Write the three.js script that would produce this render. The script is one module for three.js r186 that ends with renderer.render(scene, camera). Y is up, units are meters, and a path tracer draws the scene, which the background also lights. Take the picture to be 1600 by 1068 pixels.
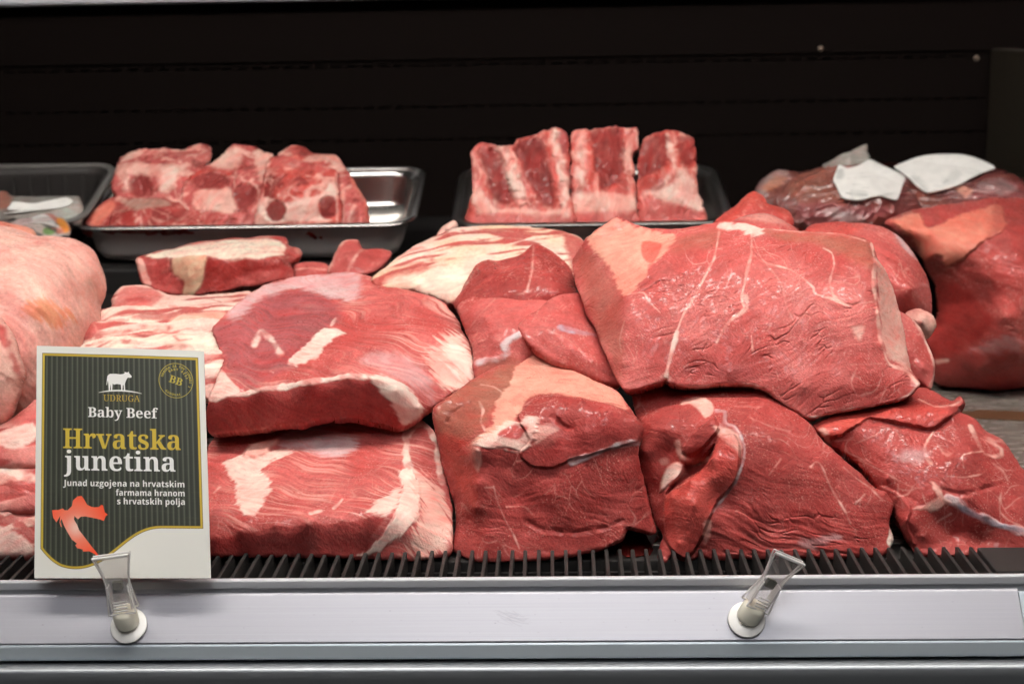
import * as THREE from 'three';
import { RoundedBoxGeometry } from 'three/addons/geometries/RoundedBoxGeometry.js';
import { mergeGeometries } from 'three/addons/utils/BufferGeometryUtils.js';
import { RectAreaLightUniformsLib } from 'three/addons/lights/RectAreaLightUniformsLib.js';

// ---------- camera, light, exposure ----------
const scene = new THREE.Scene();
scene.background = new THREE.Color().setRGB(0.03, 0.028, 0.027);           // dim light of the shop round the counter
const camera = new THREE.PerspectiveCamera(26.142, 1024 / 683, 0.05, 30);
camera.position.set(0.0, 0.345, 0.9);
camera.rotation.order = 'YXZ'; camera.rotation.set(-0.20944, 0.03054, -0.01745);
camera.focus = 0.98; camera.userData.fStop = 8;
scene.add(camera);
const renderer = new THREE.WebGLRenderer({ antialias: true });
renderer.toneMapping = THREE.LinearToneMapping; renderer.toneMappingExposure = 0.84;
renderer.shadowMap.enabled = true; renderer.shadowMap.type = THREE.PCFSoftShadowMap;
RectAreaLightUniformsLib.init();

// ---------- noise ----------
let seedState = 12345;
function rnd() { seedState = (Math.imul(seedState, 1664525) + 1013904223) >>> 0; return seedState / 4294967296; }
const PERM = new Uint8Array(512); { const p = [...Array(256).keys()]; for (let i = 255; i > 0; i--) { const j = Math.floor(rnd() * (i + 1)); [p[i], p[j]] = [p[j], p[i]]; } for (let i = 0; i < 512; i++) PERM[i] = p[i & 255]; }
const GX = new Float32Array(256), GY = new Float32Array(256), GZ = new Float32Array(256);
for (let i = 0; i < 256; i++) { const z = rnd() * 2 - 1, a = rnd() * 6.2832, r = Math.sqrt(1 - z * z); GX[i] = r * Math.cos(a); GY[i] = r * Math.sin(a); GZ[i] = z; }
function noise(x, y, z) {
  const X = Math.floor(x), Y = Math.floor(y), Z = Math.floor(z); x -= X; y -= Y; z -= Z;
  const xi = X & 255, yi = Y & 255, zi = Z & 255;
  const u = x * x * x * (x * (x * 6 - 15) + 10), v = y * y * y * (y * (y * 6 - 15) + 10), w = z * z * z * (z * (z * 6 - 15) + 10);
  const A = PERM[xi] + yi, B = PERM[xi + 1] + yi, AA = PERM[A & 255] + zi, AB = PERM[(A + 1) & 255] + zi, BA = PERM[B & 255] + zi, BB = PERM[(B + 1) & 255] + zi;
  const g = (h, a, b, c) => { h = PERM[h & 255]; return GX[h] * a + GY[h] * b + GZ[h] * c; };
  const l = (a, b, t) => a + (b - a) * t;
  return 1.6 * l(l(l(g(AA, x, y, z), g(BA, x - 1, y, z), u), l(g(AB, x, y - 1, z), g(BB, x - 1, y - 1, z), u), v),
    l(l(g(AA + 1, x, y, z - 1), g(BA + 1, x - 1, y, z - 1), u), l(g(AB + 1, x, y - 1, z - 1), g(BB + 1, x - 1, y - 1, z - 1), u), v), w);
}
const cellOut = { e: 0, id: 0 };
function cells(x, y, seed) {                             // distance to the border between neighbouring cells, and the cell's own number
  const X = Math.floor(x), Y = Math.floor(y); let a = 9, b = 9, id = 0;
  for (let j = -1; j <= 1; j++) for (let i = -1; i <= 1; i++) { const h = PERM[(PERM[(X + i) & 255] + Y + j + seed) & 255], dx = X + i + h / 255 - x, dy = Y + j + PERM[h + 31] / 255 - y, d = dx * dx + dy * dy; if (d < a) { b = a; a = d; id = h; } else if (d < b) b = d; }
  cellOut.e = Math.sqrt(b) - Math.sqrt(a); cellOut.id = id / 255; return cellOut;
}
const fbm = (x, y, z) => noise(x, y, z) * 0.6 + noise(x * 2.1 + 5, y * 2.1, z * 2.1) * 0.3 + noise(x * 4.3, y * 4.3 + 9, z * 4.3) * 0.15;
const clamp = (x, a = 0, b = 1) => x < a ? a : x > b ? b : x;
const smooth = (a, b, x) => { x = clamp((x - a) / (b - a)); return x * x * (3 - 2 * x); };
// ---------- colours of meat (linear base colours) ----------
const COL = {lean:[.37,.056,.05],
  lean2:[.42,.068,.06],
  rose:[.47,.106,.096],
  dark:[.27,.036,.031],
  bright:[.48,.066,.05],
  cutface:[.29,.036,.032],
  purple:[.27,.066,.072],
  fat:[.73,.5,.43],
  fatpink:[.68,.37,.31],
  fascia:[.62,.27,.2],
  salmon:[.66,.2,.14],
  salmonpale:[.68,.33,.24],
  cream:[.74,.5,.34],
  creamhi:[.8,.64,.52],
  skin:[.61,.29,.245],
  skin2:[.6,.35,.29],
  silver:[.56,.4,.4],
  bluesilver:[.36,.32,.38],
  oxid:[.29,.1,.065],
  blood:[.26,.018,.014],
  marble:[.64,.32,.27],
  groove:[.22,.03,.027],
  orange:[.6,.16,.035],
  bone:[.55,.33,.22],
  bonegrey:[.36,.24,.19],
  packed:[.17,.038,.026],
  packed2:[.13,.03,.03],
  deep:[.19,.02,.018],
  film:[.42,.33,.32],
  film2:[.34,.31,.28],
  film3:[.16,.14,.125],
  paper:[.8,.79,.76],
  ink:[.25,.27,.26],
  ink2:[.03,.028,.022],
  white:[.8,.79,.76],
  wraporange:[.75,.25,.02],
  wrapgreen:[.09,.22,.05],
  wrapred:[.5,.12,.08]};
// ---------- a cut of meat: a solid with a sculpted relief on the side that was cut, a rounded rim, and a body behind it ----------
function rbf(points) {                                  // heights of the relief, interpolated between measured points
  const n = points.length, N = n + 3, A = Array.from({ length: N }, () => new Float64Array(N + 1));
  for (let i = 0; i < n; i++) { for (let j = 0; j < n; j++) A[i][j] = Math.hypot(points[i][0] - points[j][0], points[i][1] - points[j][1], 0.5) * -1; A[i][i] -= 0.0; A[i][n] = A[n][i] = 1; A[i][n + 1] = A[n + 1][i] = points[i][0]; A[i][n + 2] = A[n + 2][i] = points[i][1]; A[i][N] = points[i][2]; }
  for (let c = 0; c < N; c++) {
    let p = c; for (let r = c + 1; r < N; r++) if (Math.abs(A[r][c]) > Math.abs(A[p][c])) p = r;
    [A[c], A[p]] = [A[p], A[c]];
    for (let r = 0; r < N; r++) if (r !== c) { const f = A[r][c] / A[c][c]; if (f) for (let k = c; k <= N; k++) A[r][k] -= f * A[c][k]; }
  }
  const w = A.map((row, i) => row[N] / row[i]);
  return (s, t) => { let h = w[n] + w[n + 1] * s + w[n + 2] * t; for (let i = 0; i < n; i++) { const a = s - points[i][0], b = t - points[i][1]; h -= w[i] * Math.sqrt(a * a + b * b + 0.25); } return h; };
}
function triples(a, k) { const o = []; for (let i = 0; i < a.length; i += k) o.push(a.slice(i, i + k)); return o; }
function catmull(P, sub, closed) {
  const o = [], n = P.length, at = (i) => closed ? P[(i + n) % n] : P[clamp(i, 0, n - 1)];
  for (let i = 0; i < (closed ? n : n - 1); i++) { const a = at(i - 1), b = at(i), c = at(i + 1), d = at(i + 2);
    for (let k = 0; k < sub; k++) { const t = k / sub, t2 = t * t, t3 = t2 * t; o.push([0, 1].map((q) => 0.5 * (2 * b[q] + (c[q] - a[q]) * t * 0.8 + (0.8 * (2 * a[q] - 5 * b[q] + 4 * c[q] - d[q]) + 0.2 * (-6 * b[q] + 6 * c[q])) * t2 + (0.8 * (-a[q] + 3 * b[q] - 3 * c[q] + d[q]) + 0.2 * (4 * b[q] - 4 * c[q])) * t3))); } }
  if (!closed) o.push(P[n - 1].slice(0, 2));
  return o;
}
function segs(P, closed) { const n = P.length, m = closed ? n : n - 1, f = new Float32Array(m * 5); for (let i = 0; i < m; i++) { const a = P[i], b = P[(i + 1) % n]; f.set([a[0], a[1], b[0] - a[0], b[1] - a[1], 1 / ((b[0] - a[0]) ** 2 + (b[1] - a[1]) ** 2 + 1e-9)], i * 5); } return f; }
function segDist(f, s, t, closed, lim = 1e9) {           // signed for closed: positive inside
  let best = lim * lim, ins = false;
  for (let i = 0; i < f.length; i += 5) {
    const x = s - f[i], y = t - f[i + 1], dx = f[i + 2], dy = f[i + 3];
    let k = (x * dx + y * dy) * f[i + 4]; k = k < 0 ? 0 : k > 1 ? 1 : k;
    const a = x - dx * k, b = y - dy * k, d = a * a + b * b; if (d < best) best = d;
    if (closed && ((y < 0) !== (y - dy < 0)) && x < dx * (y / dy)) ins = !ins;
  }
  const d = Math.sqrt(best); return closed ? (ins ? d : -d) : d;
}
const usedNames = {};
function numbered(n) { const k = usedNames[n] = (usedNames[n] ?? -1) + 1; return k ? n + '_' + String(k).padStart(3, '0') : n; }
function tag(o, label, category, group, kind) { if (label) o.userData.label = label; if (category) o.userData.category = category; if (group) o.userData.group = group; if (kind) o.userData.kind = kind; return o; }
function shaded(o) { o.traverse((m) => { if (m.isMesh) { m.castShadow = true; m.receiveShadow = true; } }); return o; }
let meatCount = 0;
function meat(S) {                                       // lengths in millimetres in S
  const id = meatCount++, q = id * 17.31;
  const U = S.u, V = S.v, W = S.w, T = S.tex, res = S.res;
  const out3 = triples(S.out, 3), h0 = rbf([...out3, ...triples(S.pts, 3)]);
  const ring = catmull(out3, 5, true), rs = segs(ring, true);
  let x0 = 1e9, x1 = -1e9, y0 = 1e9, y1 = -1e9; for (const [a, b] of ring) { x0 = Math.min(x0, a); x1 = Math.max(x1, a); y0 = Math.min(y0, b); y1 = Math.max(y1, b); }
  x0 -= 2 * res + 1; y0 -= 2 * res + 1; const nx = Math.ceil((x1 - x0 + 2 * res + 1) / res) + 1, ny = Math.ceil((y1 - y0 + 2 * res + 1) / res) + 1;
  const feats = S.feats.map((f) => { const line = f.w !== undefined, P = triples(f.p, 2), C = P.length > 2 ? catmull(P, 3, !line) : P; let a = 1e9, b = -1e9, c = 1e9, d = -1e9; for (const [x, y] of C) { a = Math.min(a, x); b = Math.max(b, x); c = Math.min(c, y); d = Math.max(d, y); } const m = (f.w ?? 0) + (f.rg ?? 1) * 2 + (f.e ?? 1) + 1; const fa = (f.fa ?? T.fa) * Math.PI / 180; return { ...f, line, f: segs(C, !line), bb: [a - m, b + m, c - m, d + m], ca: Math.cos(fa), sa: Math.sin(fa), c: COL[f.col] }; });
  const ca = Math.cos(T.fa * Math.PI / 180), sa = Math.sin(T.fa * Math.PI / 180), b1 = COL[S.base], b2 = COL[S.base2 ?? S.base];
  const res_ = { dh: 0, col: [0, 0, 0], part: -1 };
  // what the surface is made of at (s, t), z mm below or above the reference plane
  function look(s, t, z, r) {
    let fib = 1, gro = 1, mar = 1, dh = 0; r.part = -1;
    const c = r.col, wx = noise(s * 0.03 + q, t * 0.03, z * 0.03), wy = noise(s * 0.03, t * 0.03 + q, z * 0.03 + 7);
    const pn = smooth(-0.5, 0.5, fbm(s * 0.022 + q, t * 0.022 + 3, z * 0.022)), f2 = noise(s * 0.11, t * 0.11 + q, z * 0.11);
    for (let i = 0; i < 3; i++) c[i] = b1[i] + (b2[i] - b1[i]) * pn;
    const masks = look.m; let ragged = null;
    for (let i = 0; i < feats.length; i++) {
      const f = feats[i]; masks[i] = 0;
      if (s < f.bb[0] || s > f.bb[1] || t < f.bb[2] || t > f.bb[3]) continue;
      if (ragged === null) ragged = noise(s * 0.09 + q, t * 0.09, 3.3) * 0.7 + noise(s * 0.31, t * 0.31 + q, 1.7) * 0.45;
      let d = segDist(f.f, s, t, !f.line) + ragged * (f.rg ?? 1) * (f.line ? 0.7 : 1);
      if (f.line) { const wv = f.w * (0.5 + 0.4 * noise(s * 0.07, t * 0.07, q + i * 3.1) + 0.18 * noise(s * 0.25, t * 0.25, q + i)); d = wv - d; }
      if (f.st) { const A = s * f.ca + t * f.sa, B = -s * f.sa + t * f.ca; d += f.st * (noise(A * 0.035 + wx, B * 0.42 + wy * 1.5, q + i) + 0.5 * noise(A * 0.06, B * 0.9, q)) ; }
      const e = f.e ?? 0.8; let m = smooth(-e, e, d);
      if (!m) continue;
      if (f.line) m *= 0.35 + 0.65 * smooth(-0.3, 0.3, noise(s * 0.12 + i, t * 0.12, q + 6));
      if (f.br) m *= smooth(-0.15, 0.2, noise(s * 0.07 + i * 5, t * 0.07, q) + (1 - f.br) - 0.35);
      masks[i] = m * (f.k ?? 1);
      const k = masks[i]; fib *= 1 - k * (1 - (f.fib ?? 0.3)); gro *= 1 - k * (1 - (f.gro ?? 0.15)); mar *= 1 - k * (1 - (f.mar ?? 0.1)); dh += (f.dh ?? 0) * m;
      if (f.part && m > 0.5) r.part = i;
    }
    // fibres
    const A = s * ca + t * sa + wx * 6, B = -s * sa + t * ca + wy * 8 * (T.wv ?? 1);
    const f1 = noise(A * T.fl, B * T.fb, z * 0.08 + q) + 0.6 * noise(A * T.fl * 1.7 + 4, B * T.fb * 2.2, q - z * 0.1);
    dh += T.fh * f1 * fib;
    let lum = 1 + T.fc * f1 * fib + 0.08 * f2 + T.gc * (noise(A * 0.35, B * 0.7 + q, z * 0.5) + 0.8 * noise(A * 0.8 + q, B * 1.4, z));
    // muscle bundles: each its own tone, cracks between some of them
    if (T.gr) { const g = cells(A * T.gf * 0.42 + f2 * 0.2, B * T.gf * 1.9 + f2 * 0.3, id * 7); lum += (g.id - 0.5) * 0.10 * gro; const crack = smooth(0.12, 0, g.e) * smooth(-0.3, 0.25, noise(s * 0.045 + 30, t * 0.045, q)) * smooth(-0.25, 0.3, noise(A * 0.09, B * 0.2, q + 70)); dh -= T.gr * crack * gro; }
    for (let i = 0; i < 3; i++) c[i] *= lum;
    const mc = COL.marble;
    if (T.sk) { const g = noise(A * T.fl * 0.8 + 21, B * T.fb * 1.6, q + 3 - z * 0.05), g2 = noise(A * T.fl * 1.3, B * T.fb * 3.2, q + 13); const k = T.sk * clamp(smooth(0.04, 0.5, g) * 0.8 + smooth(0.15, 0.5, g2) * 0.5) * fib * smooth(-0.4, 0.3, noise(s * 0.03 + 5, t * 0.03, q)); for (let i = 0; i < 3; i++) c[i] += (mc[i] - c[i]) * k; dh += 0.15 * k; }
    if (T.pf) { const g = fbm(s * 0.04 + 60 + q, t * 0.04 + wx, z * 0.04) + 0.35 * noise(A * 0.12, B * 0.25, q + 80), k = T.pf * smooth(0.12, 0.38, g), k2 = T.pf * smooth(0.1, 0.4, -g), fc = COL.fatpink, dc = COL.deep; for (let i = 0; i < 3; i++) { c[i] += (fc[i] * lum - c[i]) * k; c[i] += (dc[i] * lum - c[i]) * k2; } dh += 1.2 * k - 1.6 * k2; }
    if (T.ls) { const g = noise(A * 0.014 + 40, B * 0.10, q + z * 0.06) + 0.35 * noise(A * 0.04, B * 0.3, q); const k = T.ls * smooth(0.0, 0.25, g) * fib; const lc = COL.lean; for (let i = 0; i < 3; i++) c[i] += (lc[i] * lum - c[i]) * k; dh -= 0.8 * k; }
    const gb = 1 + 0.16 * noise(s * 0.05 + 3, t * 0.05, q + z * 0.05) + 0.12 * noise(A * 0.12, B * 0.3 + 4, q + z * 0.2); const hv = T.hv ?? 1; c[1] *= 1 + (gb - 1) * hv; c[2] *= 1 + (gb - 1) * hv;
    if (T.sp) { const k = T.sp * smooth(0.34, 0.58, noise(s * 0.95 + q, t * 0.95, z * 0.9)) * smooth(-0.3, 0.3, noise(s * 0.06, t * 0.06 + 8, q)) * mar; for (let i = 0; i < 3; i++) c[i] += (mc[i] - c[i]) * k; }
    // marbling: thin, broken seams between bundles
    if (T.ma) {
      const wxa = wx * 1.2 + f2 * 0.08, wyb = wy * 1.2 + f2 * 0.08; let g = cells(A * T.mf * 0.9 + wxa, B * T.mf * 1.7 + wyb, id * 5 + 1).e;
      let ln = smooth(0.07, 0.0, g) * smooth(-0.05, 0.45, noise(s * 0.035, t * 0.035, q + 50) + 0.4 * f2);
      g = cells(A * T.mf * 2.4 + wxa * 2 + 9, B * T.mf * 3.6 + wyb * 2, id * 3 + 2).e; ln += 0.55 * smooth(0.09, 0, g) * smooth(0.0, 0.45, noise(s * 0.07 + 9, t * 0.07, q + 20) + 0.3 * f2);
      const k = clamp(ln * T.ma * mar, 0, 0.85); for (let i = 0; i < 3; i++) c[i] += (mc[i] - c[i]) * k;
      dh -= 0.2 * k;
    }
    for (let i = 0; i < feats.length; i++) if (masks[i] && feats[i].c) { const f = feats[i], k = masks[i], fl = 1 + 0.04 * f2 + (f.fc ?? 0.07) * f1 + (lum - 1) * (f.c[0] > 0.5 ? 0.35 : 0.9), g3 = 1 + ((gb - 1) * 1.7 - 0.28 * smooth(0.05, 0.7, f1) * (f.fib ?? 0.6)) * hv; for (let j = 0; j < 3; j++) c[j] += (f.c[j] * fl * (j ? g3 : 1) - c[j]) * k; }
    if (T.wr) { const n1 = 1 - Math.abs(noise(A * 0.035 + wx, B * 0.075, q + 90)) * 1.6, n2 = 1 - Math.abs(noise(A * 0.09, B * 0.14 + wy, q + 95)) * 1.6; dh += T.wr * (Math.max(0, n1) ** 5 + 0.5 * Math.max(0, n2) ** 5 - 0.4); }
    // coarse and fine unevenness
    dh += T.lump * fbm(s * 0.016 + q, t * 0.016, z * 0.016) + (T.lump2 ?? 0.9) * noise(s * 0.055, t * 0.055 + q, z * 0.055) + T.fine * noise(s * 0.33, t * 0.33, z * 0.33 + q) + T.fine * 0.5 * noise(s * 0.75, t * 0.75, z * 0.75);
    r.dh = dh;
  }
  look.m = new Float32Array(feats.length);
  // signed distance to the rim on a coarse grid, refined near the rim
  const st = 4, cx = Math.ceil(nx / st) + 2, cy = Math.ceil(ny / st) + 2, coarse = new Float32Array(cx * cy);
  for (let j = 0; j < cy; j++) for (let i = 0; i < cx; i++) coarse[j * cx + i] = segDist(rs, x0 + i * st * res, y0 + j * st * res, true);
  const R = S.R, D = new Float32Array(nx * ny), near = R + 6 + 6 * res;
  for (let j = 0; j < ny; j++) for (let i = 0; i < nx; i++) {
    const a = i / st, b = j / st, ia = Math.floor(a), ib = Math.floor(b), fx = a - ia, fy = b - ib, k = ib * cx + ia;
    let d = (coarse[k] * (1 - fx) + coarse[k + 1] * fx) * (1 - fy) + (coarse[k + cx] * (1 - fx) + coarse[k + cx + 1] * fx) * fy;
    const s = x0 + i * res, t = y0 + j * res;
    if (Math.abs(d) < near) d = segDist(rs, s, t, true) + S.rag * (noise(s * 0.07 + q, t * 0.07, 9.1) + 0.5 * noise(s * 0.21, t * 0.21 + q, 4.4) + 0.3 * noise(s * 0.5, t * 0.5 + q, 4.4));
    D[j * nx + i] = d;
  }
  const pos = [], col = [], uv = [], part = [], idx = [], st2 = [];
  const O = S.o;
  function vert(s, t, d) {
    const e = clamp(d / R); let h = h0(s, t);
    look(s, t, h, res_);
    const drop = R * (1 - Math.sqrt(1 - (1 - e) * (1 - e)));
    h += res_.dh * smooth(-0.3, 0.6, e) - drop * (S.rk ?? 1);
    pos.push((U[0] * s + V[0] * t + W[0] * h) / 1000, (U[1] * s + V[1] * t + W[1] * h) / 1000, (U[2] * s + V[2] * t + W[2] * h) / 1000);
    col.push(...res_.col.map((x) => clamp(x, 0.002, 0.95))); uv.push(s / 1000, t / 1000); part.push(res_.part); st2.push([s, t, h]);
    return part.length - 1;
  }
  const gv = new Int32Array(nx * ny).fill(-1), ex = new Map(), nextOf = new Map();
  const node = (i, j) => { const k = j * nx + i; return gv[k] >= 0 ? gv[k] : (gv[k] = vert(x0 + i * res, y0 + j * res, D[k])); };
  const cross = (i, j, i2, j2) => { const a = j * nx + i, b = j2 * nx + i2, key = a < b ? a * 1e7 + b : b * 1e7 + a; let v = ex.get(key); if (v === undefined) { const f = clamp(D[a] / (D[a] - D[b]), 0.02, 0.98); v = vert(x0 + (i + (i2 - i) * f) * res, y0 + (j + (j2 - j) * f) * res, 0); ex.set(key, v); } return v; };
  for (let j = 0; j < ny - 1; j++) for (let i = 0; i < nx - 1; i++) {
    const c = [[i, j], [i + 1, j], [i + 1, j + 1], [i, j + 1]], inside = c.map(([a, b]) => D[b * nx + a] > 0), n = inside.filter(Boolean).length;
    if (!n) continue;
    if (n === 4) { const v = c.map(([a, b]) => node(a, b)); if ((i + j) & 1) idx.push(v[0], v[1], v[2], v[0], v[2], v[3]); else idx.push(v[0], v[1], v[3], v[1], v[2], v[3]); continue; }
    const poly = []; let a = -1, b = -1;
    for (let k = 0; k < 4; k++) { const m = (k + 1) % 4; if (inside[k]) poly.push(node(...c[k])); if (inside[k] !== inside[m]) { const v = cross(...c[k], ...c[m]); poly.push(v); if (inside[k]) a = v; else b = v; } }
    for (let k = 1; k < poly.length - 1; k++) idx.push(poly[0], poly[k], poly[k + 1]);
    if (a >= 0 && b >= 0 && a !== b) nextOf.set(a, b);
  }
  // the rim carried on round the back
  const loops = []; const left = new Set(nextOf.keys());
  while (left.size) { const L = []; let v = left.values().next().value; while (v !== undefined && left.has(v)) { left.delete(v); L.push(v); v = nextOf.get(v); } if (L.length > 30) loops.push(L); }
  loops.sort((a, b) => b.length - a.length);
  let back = 0;
  if (loops.length) {
    let L = loops[0], mx = 0, my = 0, mh = 0; for (const v of L) { mx += st2[v][0]; my += st2[v][1]; mh += st2[v][2]; } mx /= L.length; my /= L.length; mh /= L.length;
    let prev = L; const K = 7; const first = idx.length;
    for (let k = 1; k <= K; k++) {
      const step = k < 2 ? 1 : 2, g = k / K, cur = [];
      for (const v of L) {
        let [s, t, h] = st2[v]; const sh = 1 - 0.4 * g * g; const z = h + (mh - h) * g * 0.7 - S.T * (1 - (1 - g) * (1 - g) * 0.3 - 0.7 * (1 - g));
        look(s, t, z, res_);
        s = mx + (s - mx) * sh; t = my + (t - my) * sh; const hh = z + res_.dh;
        let X = (U[0] * s + V[0] * t + W[0] * hh) / 1000, Y = (U[1] * s + V[1] * t + W[1] * hh) / 1000, Z = (U[2] * s + V[2] * t + W[2] * hh) / 1000;
        Y = Math.max(Y, S.floor - O[1] + 0.0005 * k); X += 0; 
        pos.push(X, Y, Z); col.push(...res_.col.map((x) => clamp(x, 0.002, 0.95))); uv.push(s / 1000, t / 1000); part.push(-1); st2.push(null); cur.push(part.length - 1);
      }
      for (let i = 0; i < L.length; i++) { const m = (i + 1) % L.length; idx.push(prev[m], prev[i], cur[i], prev[m], cur[i], cur[m]); }
      prev = cur;
    }
    const c0 = part.length; let a = [0, 0, 0]; for (const v of prev) for (let k = 0; k < 3; k++) a[k] += pos[v * 3 + k] / prev.length;
    pos.push(...a); col.push(...b1); uv.push(mx / 1000, my / 1000); part.push(-1); for (let i = 0; i < prev.length; i++) idx.push(prev[(i + 1) % prev.length], prev[i], c0);
  }
  const P = new Float32Array(pos), geo = new THREE.BufferGeometry();
  geo.setAttribute('position', new THREE.BufferAttribute(P, 3)); geo.setIndex(idx); geo.computeVertexNormals();
  const N = geo.getAttribute('normal').array;
  function subset(tris) {
    const map = new Map(), p = [], nn = [], cc = [], uu = [], ii = [];
    for (const v of tris) { let k = map.get(v); if (k === undefined) { k = map.size; map.set(v, k); p.push(P[3 * v], P[3 * v + 1], P[3 * v + 2]); nn.push(N[3 * v], N[3 * v + 1], N[3 * v + 2]); cc.push(col[3 * v], col[3 * v + 1], col[3 * v + 2]); uu.push(uv[2 * v], uv[2 * v + 1]); } ii.push(k); }
    const g = new THREE.BufferGeometry(); g.setAttribute('position', new THREE.Float32BufferAttribute(p, 3)); g.setAttribute('normal', new THREE.Float32BufferAttribute(nn, 3)); g.setAttribute('color', new THREE.Float32BufferAttribute(cc, 3)); g.setAttribute('uv', new THREE.Float32BufferAttribute(uu, 2)); g.setIndex(ii); return g;
  }
  const names = [...new Set(feats.map((f) => f.part).filter(Boolean))], lists = Object.fromEntries(names.map((n) => [n, []])), main = [];
  for (let i = 0; i < idx.length; i += 3) { const a = part[idx[i]], b = part[idx[i + 1]], c = part[idx[i + 2]], k = a >= 0 && b >= 0 && c >= 0 ? feats[a].part : null; (k ? lists[k] : main).push(idx[i], idx[i + 1], idx[i + 2]); }
  const mat = MEAT[S.mat ?? 'wet'];
  let root;
  const parts = names.filter((n) => lists[n].length > 60); for (const n of names) if (!parts.includes(n)) main.push(...lists[n]);
  if (!parts.length) root = new THREE.Mesh(subset(main), mat);
  else { root = new THREE.Group(); const m = new THREE.Mesh(subset(main), mat); m.name = S.body ?? 'lean_meat'; root.add(m); for (const n of parts) { const x = new THREE.Mesh(subset(lists[n]), mat); x.name = n; root.add(x); } }
  root.name = numbered(S.n); root.position.set(...O); tag(root, S.l, S.c, S.g); scene.add(shaded(root));
  return root;
}


// ---------- materials ----------
function grainTexture(n, cells, seed) {
  const d = new Uint8Array(n * n * 4);
  for (let j = 0; j < n; j++) for (let i = 0; i < n; i++) {
    const a = i / n * Math.PI * 2, b = j / n * Math.PI * 2, R = cells / 6.2832;
    const x = Math.cos(a) * R, y = Math.sin(a) * R, z = Math.cos(b) * R, w = Math.sin(b) * R;
    const v = 0.5 + 0.28 * (noise(x + z * 0.7 + seed, y + w * 0.7, z - w * 0.4) + 0.6 * noise(x * 2.2 - w, y * 2.2 + z, w * 2.2 + seed) + 0.35 * noise(x * 4.6 + w * 2, y * 4.6, z * 4.6 + seed));
    const k = (j * n + i) * 4; d[k] = d[k + 1] = d[k + 2] = clamp(v) * 255; d[k + 3] = 255;
  }
  const t = new THREE.DataTexture(d, n, n); t.wrapS = t.wrapT = THREE.RepeatWrapping; t.magFilter = THREE.LinearFilter; t.minFilter = THREE.LinearMipmapLinearFilter; t.generateMipmaps = true; t.needsUpdate = true; return t;
}
const grain = grainTexture(512, 40, 3); grain.repeat.set(1 / 0.06, 1 / 0.06);       // a tile of 6 cm
const wetPatches = grainTexture(256, 7, 9); wetPatches.repeat.set(1 / 0.09, 1 / 0.09);
const glints = grainTexture(512, 26, 14); { const d = glints.image.data; for (let i = 0; i < d.length; i += 4) { const v = 0.92 - 0.62 * smooth(0.55, 0.70, d[i] / 255); d[i] = d[i + 1] = d[i + 2] = v * 255; } glints.repeat.set(1 / 0.055, 1 / 0.055); }   // damp spots a few millimetres wide
const damp = grainTexture(512, 22, 31); { const d = damp.image.data; for (let i = 0; i < d.length; i += 4) d[i] = d[i + 1] = d[i + 2] = smooth(0.50, 0.64, d[i] / 255) * 255; damp.repeat.set(1 / 0.07, 1 / 0.07); }
const MEAT = {
  wet: new THREE.MeshPhysicalMaterial({ vertexColors: true, roughness: 0.75, roughnessMap: glints, bumpMap: grain, bumpScale: 0.00035, specularIntensity: 0.45, clearcoat: 0.5, clearcoatMap: damp, clearcoatRoughness: 0.17 }),
  dry: new THREE.MeshPhysicalMaterial({ vertexColors: true, roughness: 0.9, roughnessMap: glints, bumpMap: grain, bumpScale: 0.00025, specularIntensity: 0.5, clearcoat: 0.25, clearcoatMap: damp, clearcoatRoughness: 0.22 }),
  film: new THREE.MeshPhysicalMaterial({ vertexColors: true, roughness: 0.5, bumpMap: grain, bumpScale: 0.0003, clearcoat: 1, clearcoatRoughness: 0.1 }),
  paper: new THREE.MeshStandardMaterial({ vertexColors: true, roughness: 0.8 }),
};
MEAT.wet.name = 'wet_meat'; MEAT.dry.name = 'fatty_meat'; MEAT.film.name = 'meat_in_film'; MEAT.paper.name = 'label_paper';
const std = (name, rgb, roughness, metalness = 0, extra = {}) => { const m = new THREE.MeshPhysicalMaterial({ roughness, metalness, ...extra }); m.color.setRGB(...rgb); m.name = name; return m; };
const brushed = grainTexture(256, 30, 21); brushed.repeat.set(1.2, 60);
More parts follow.
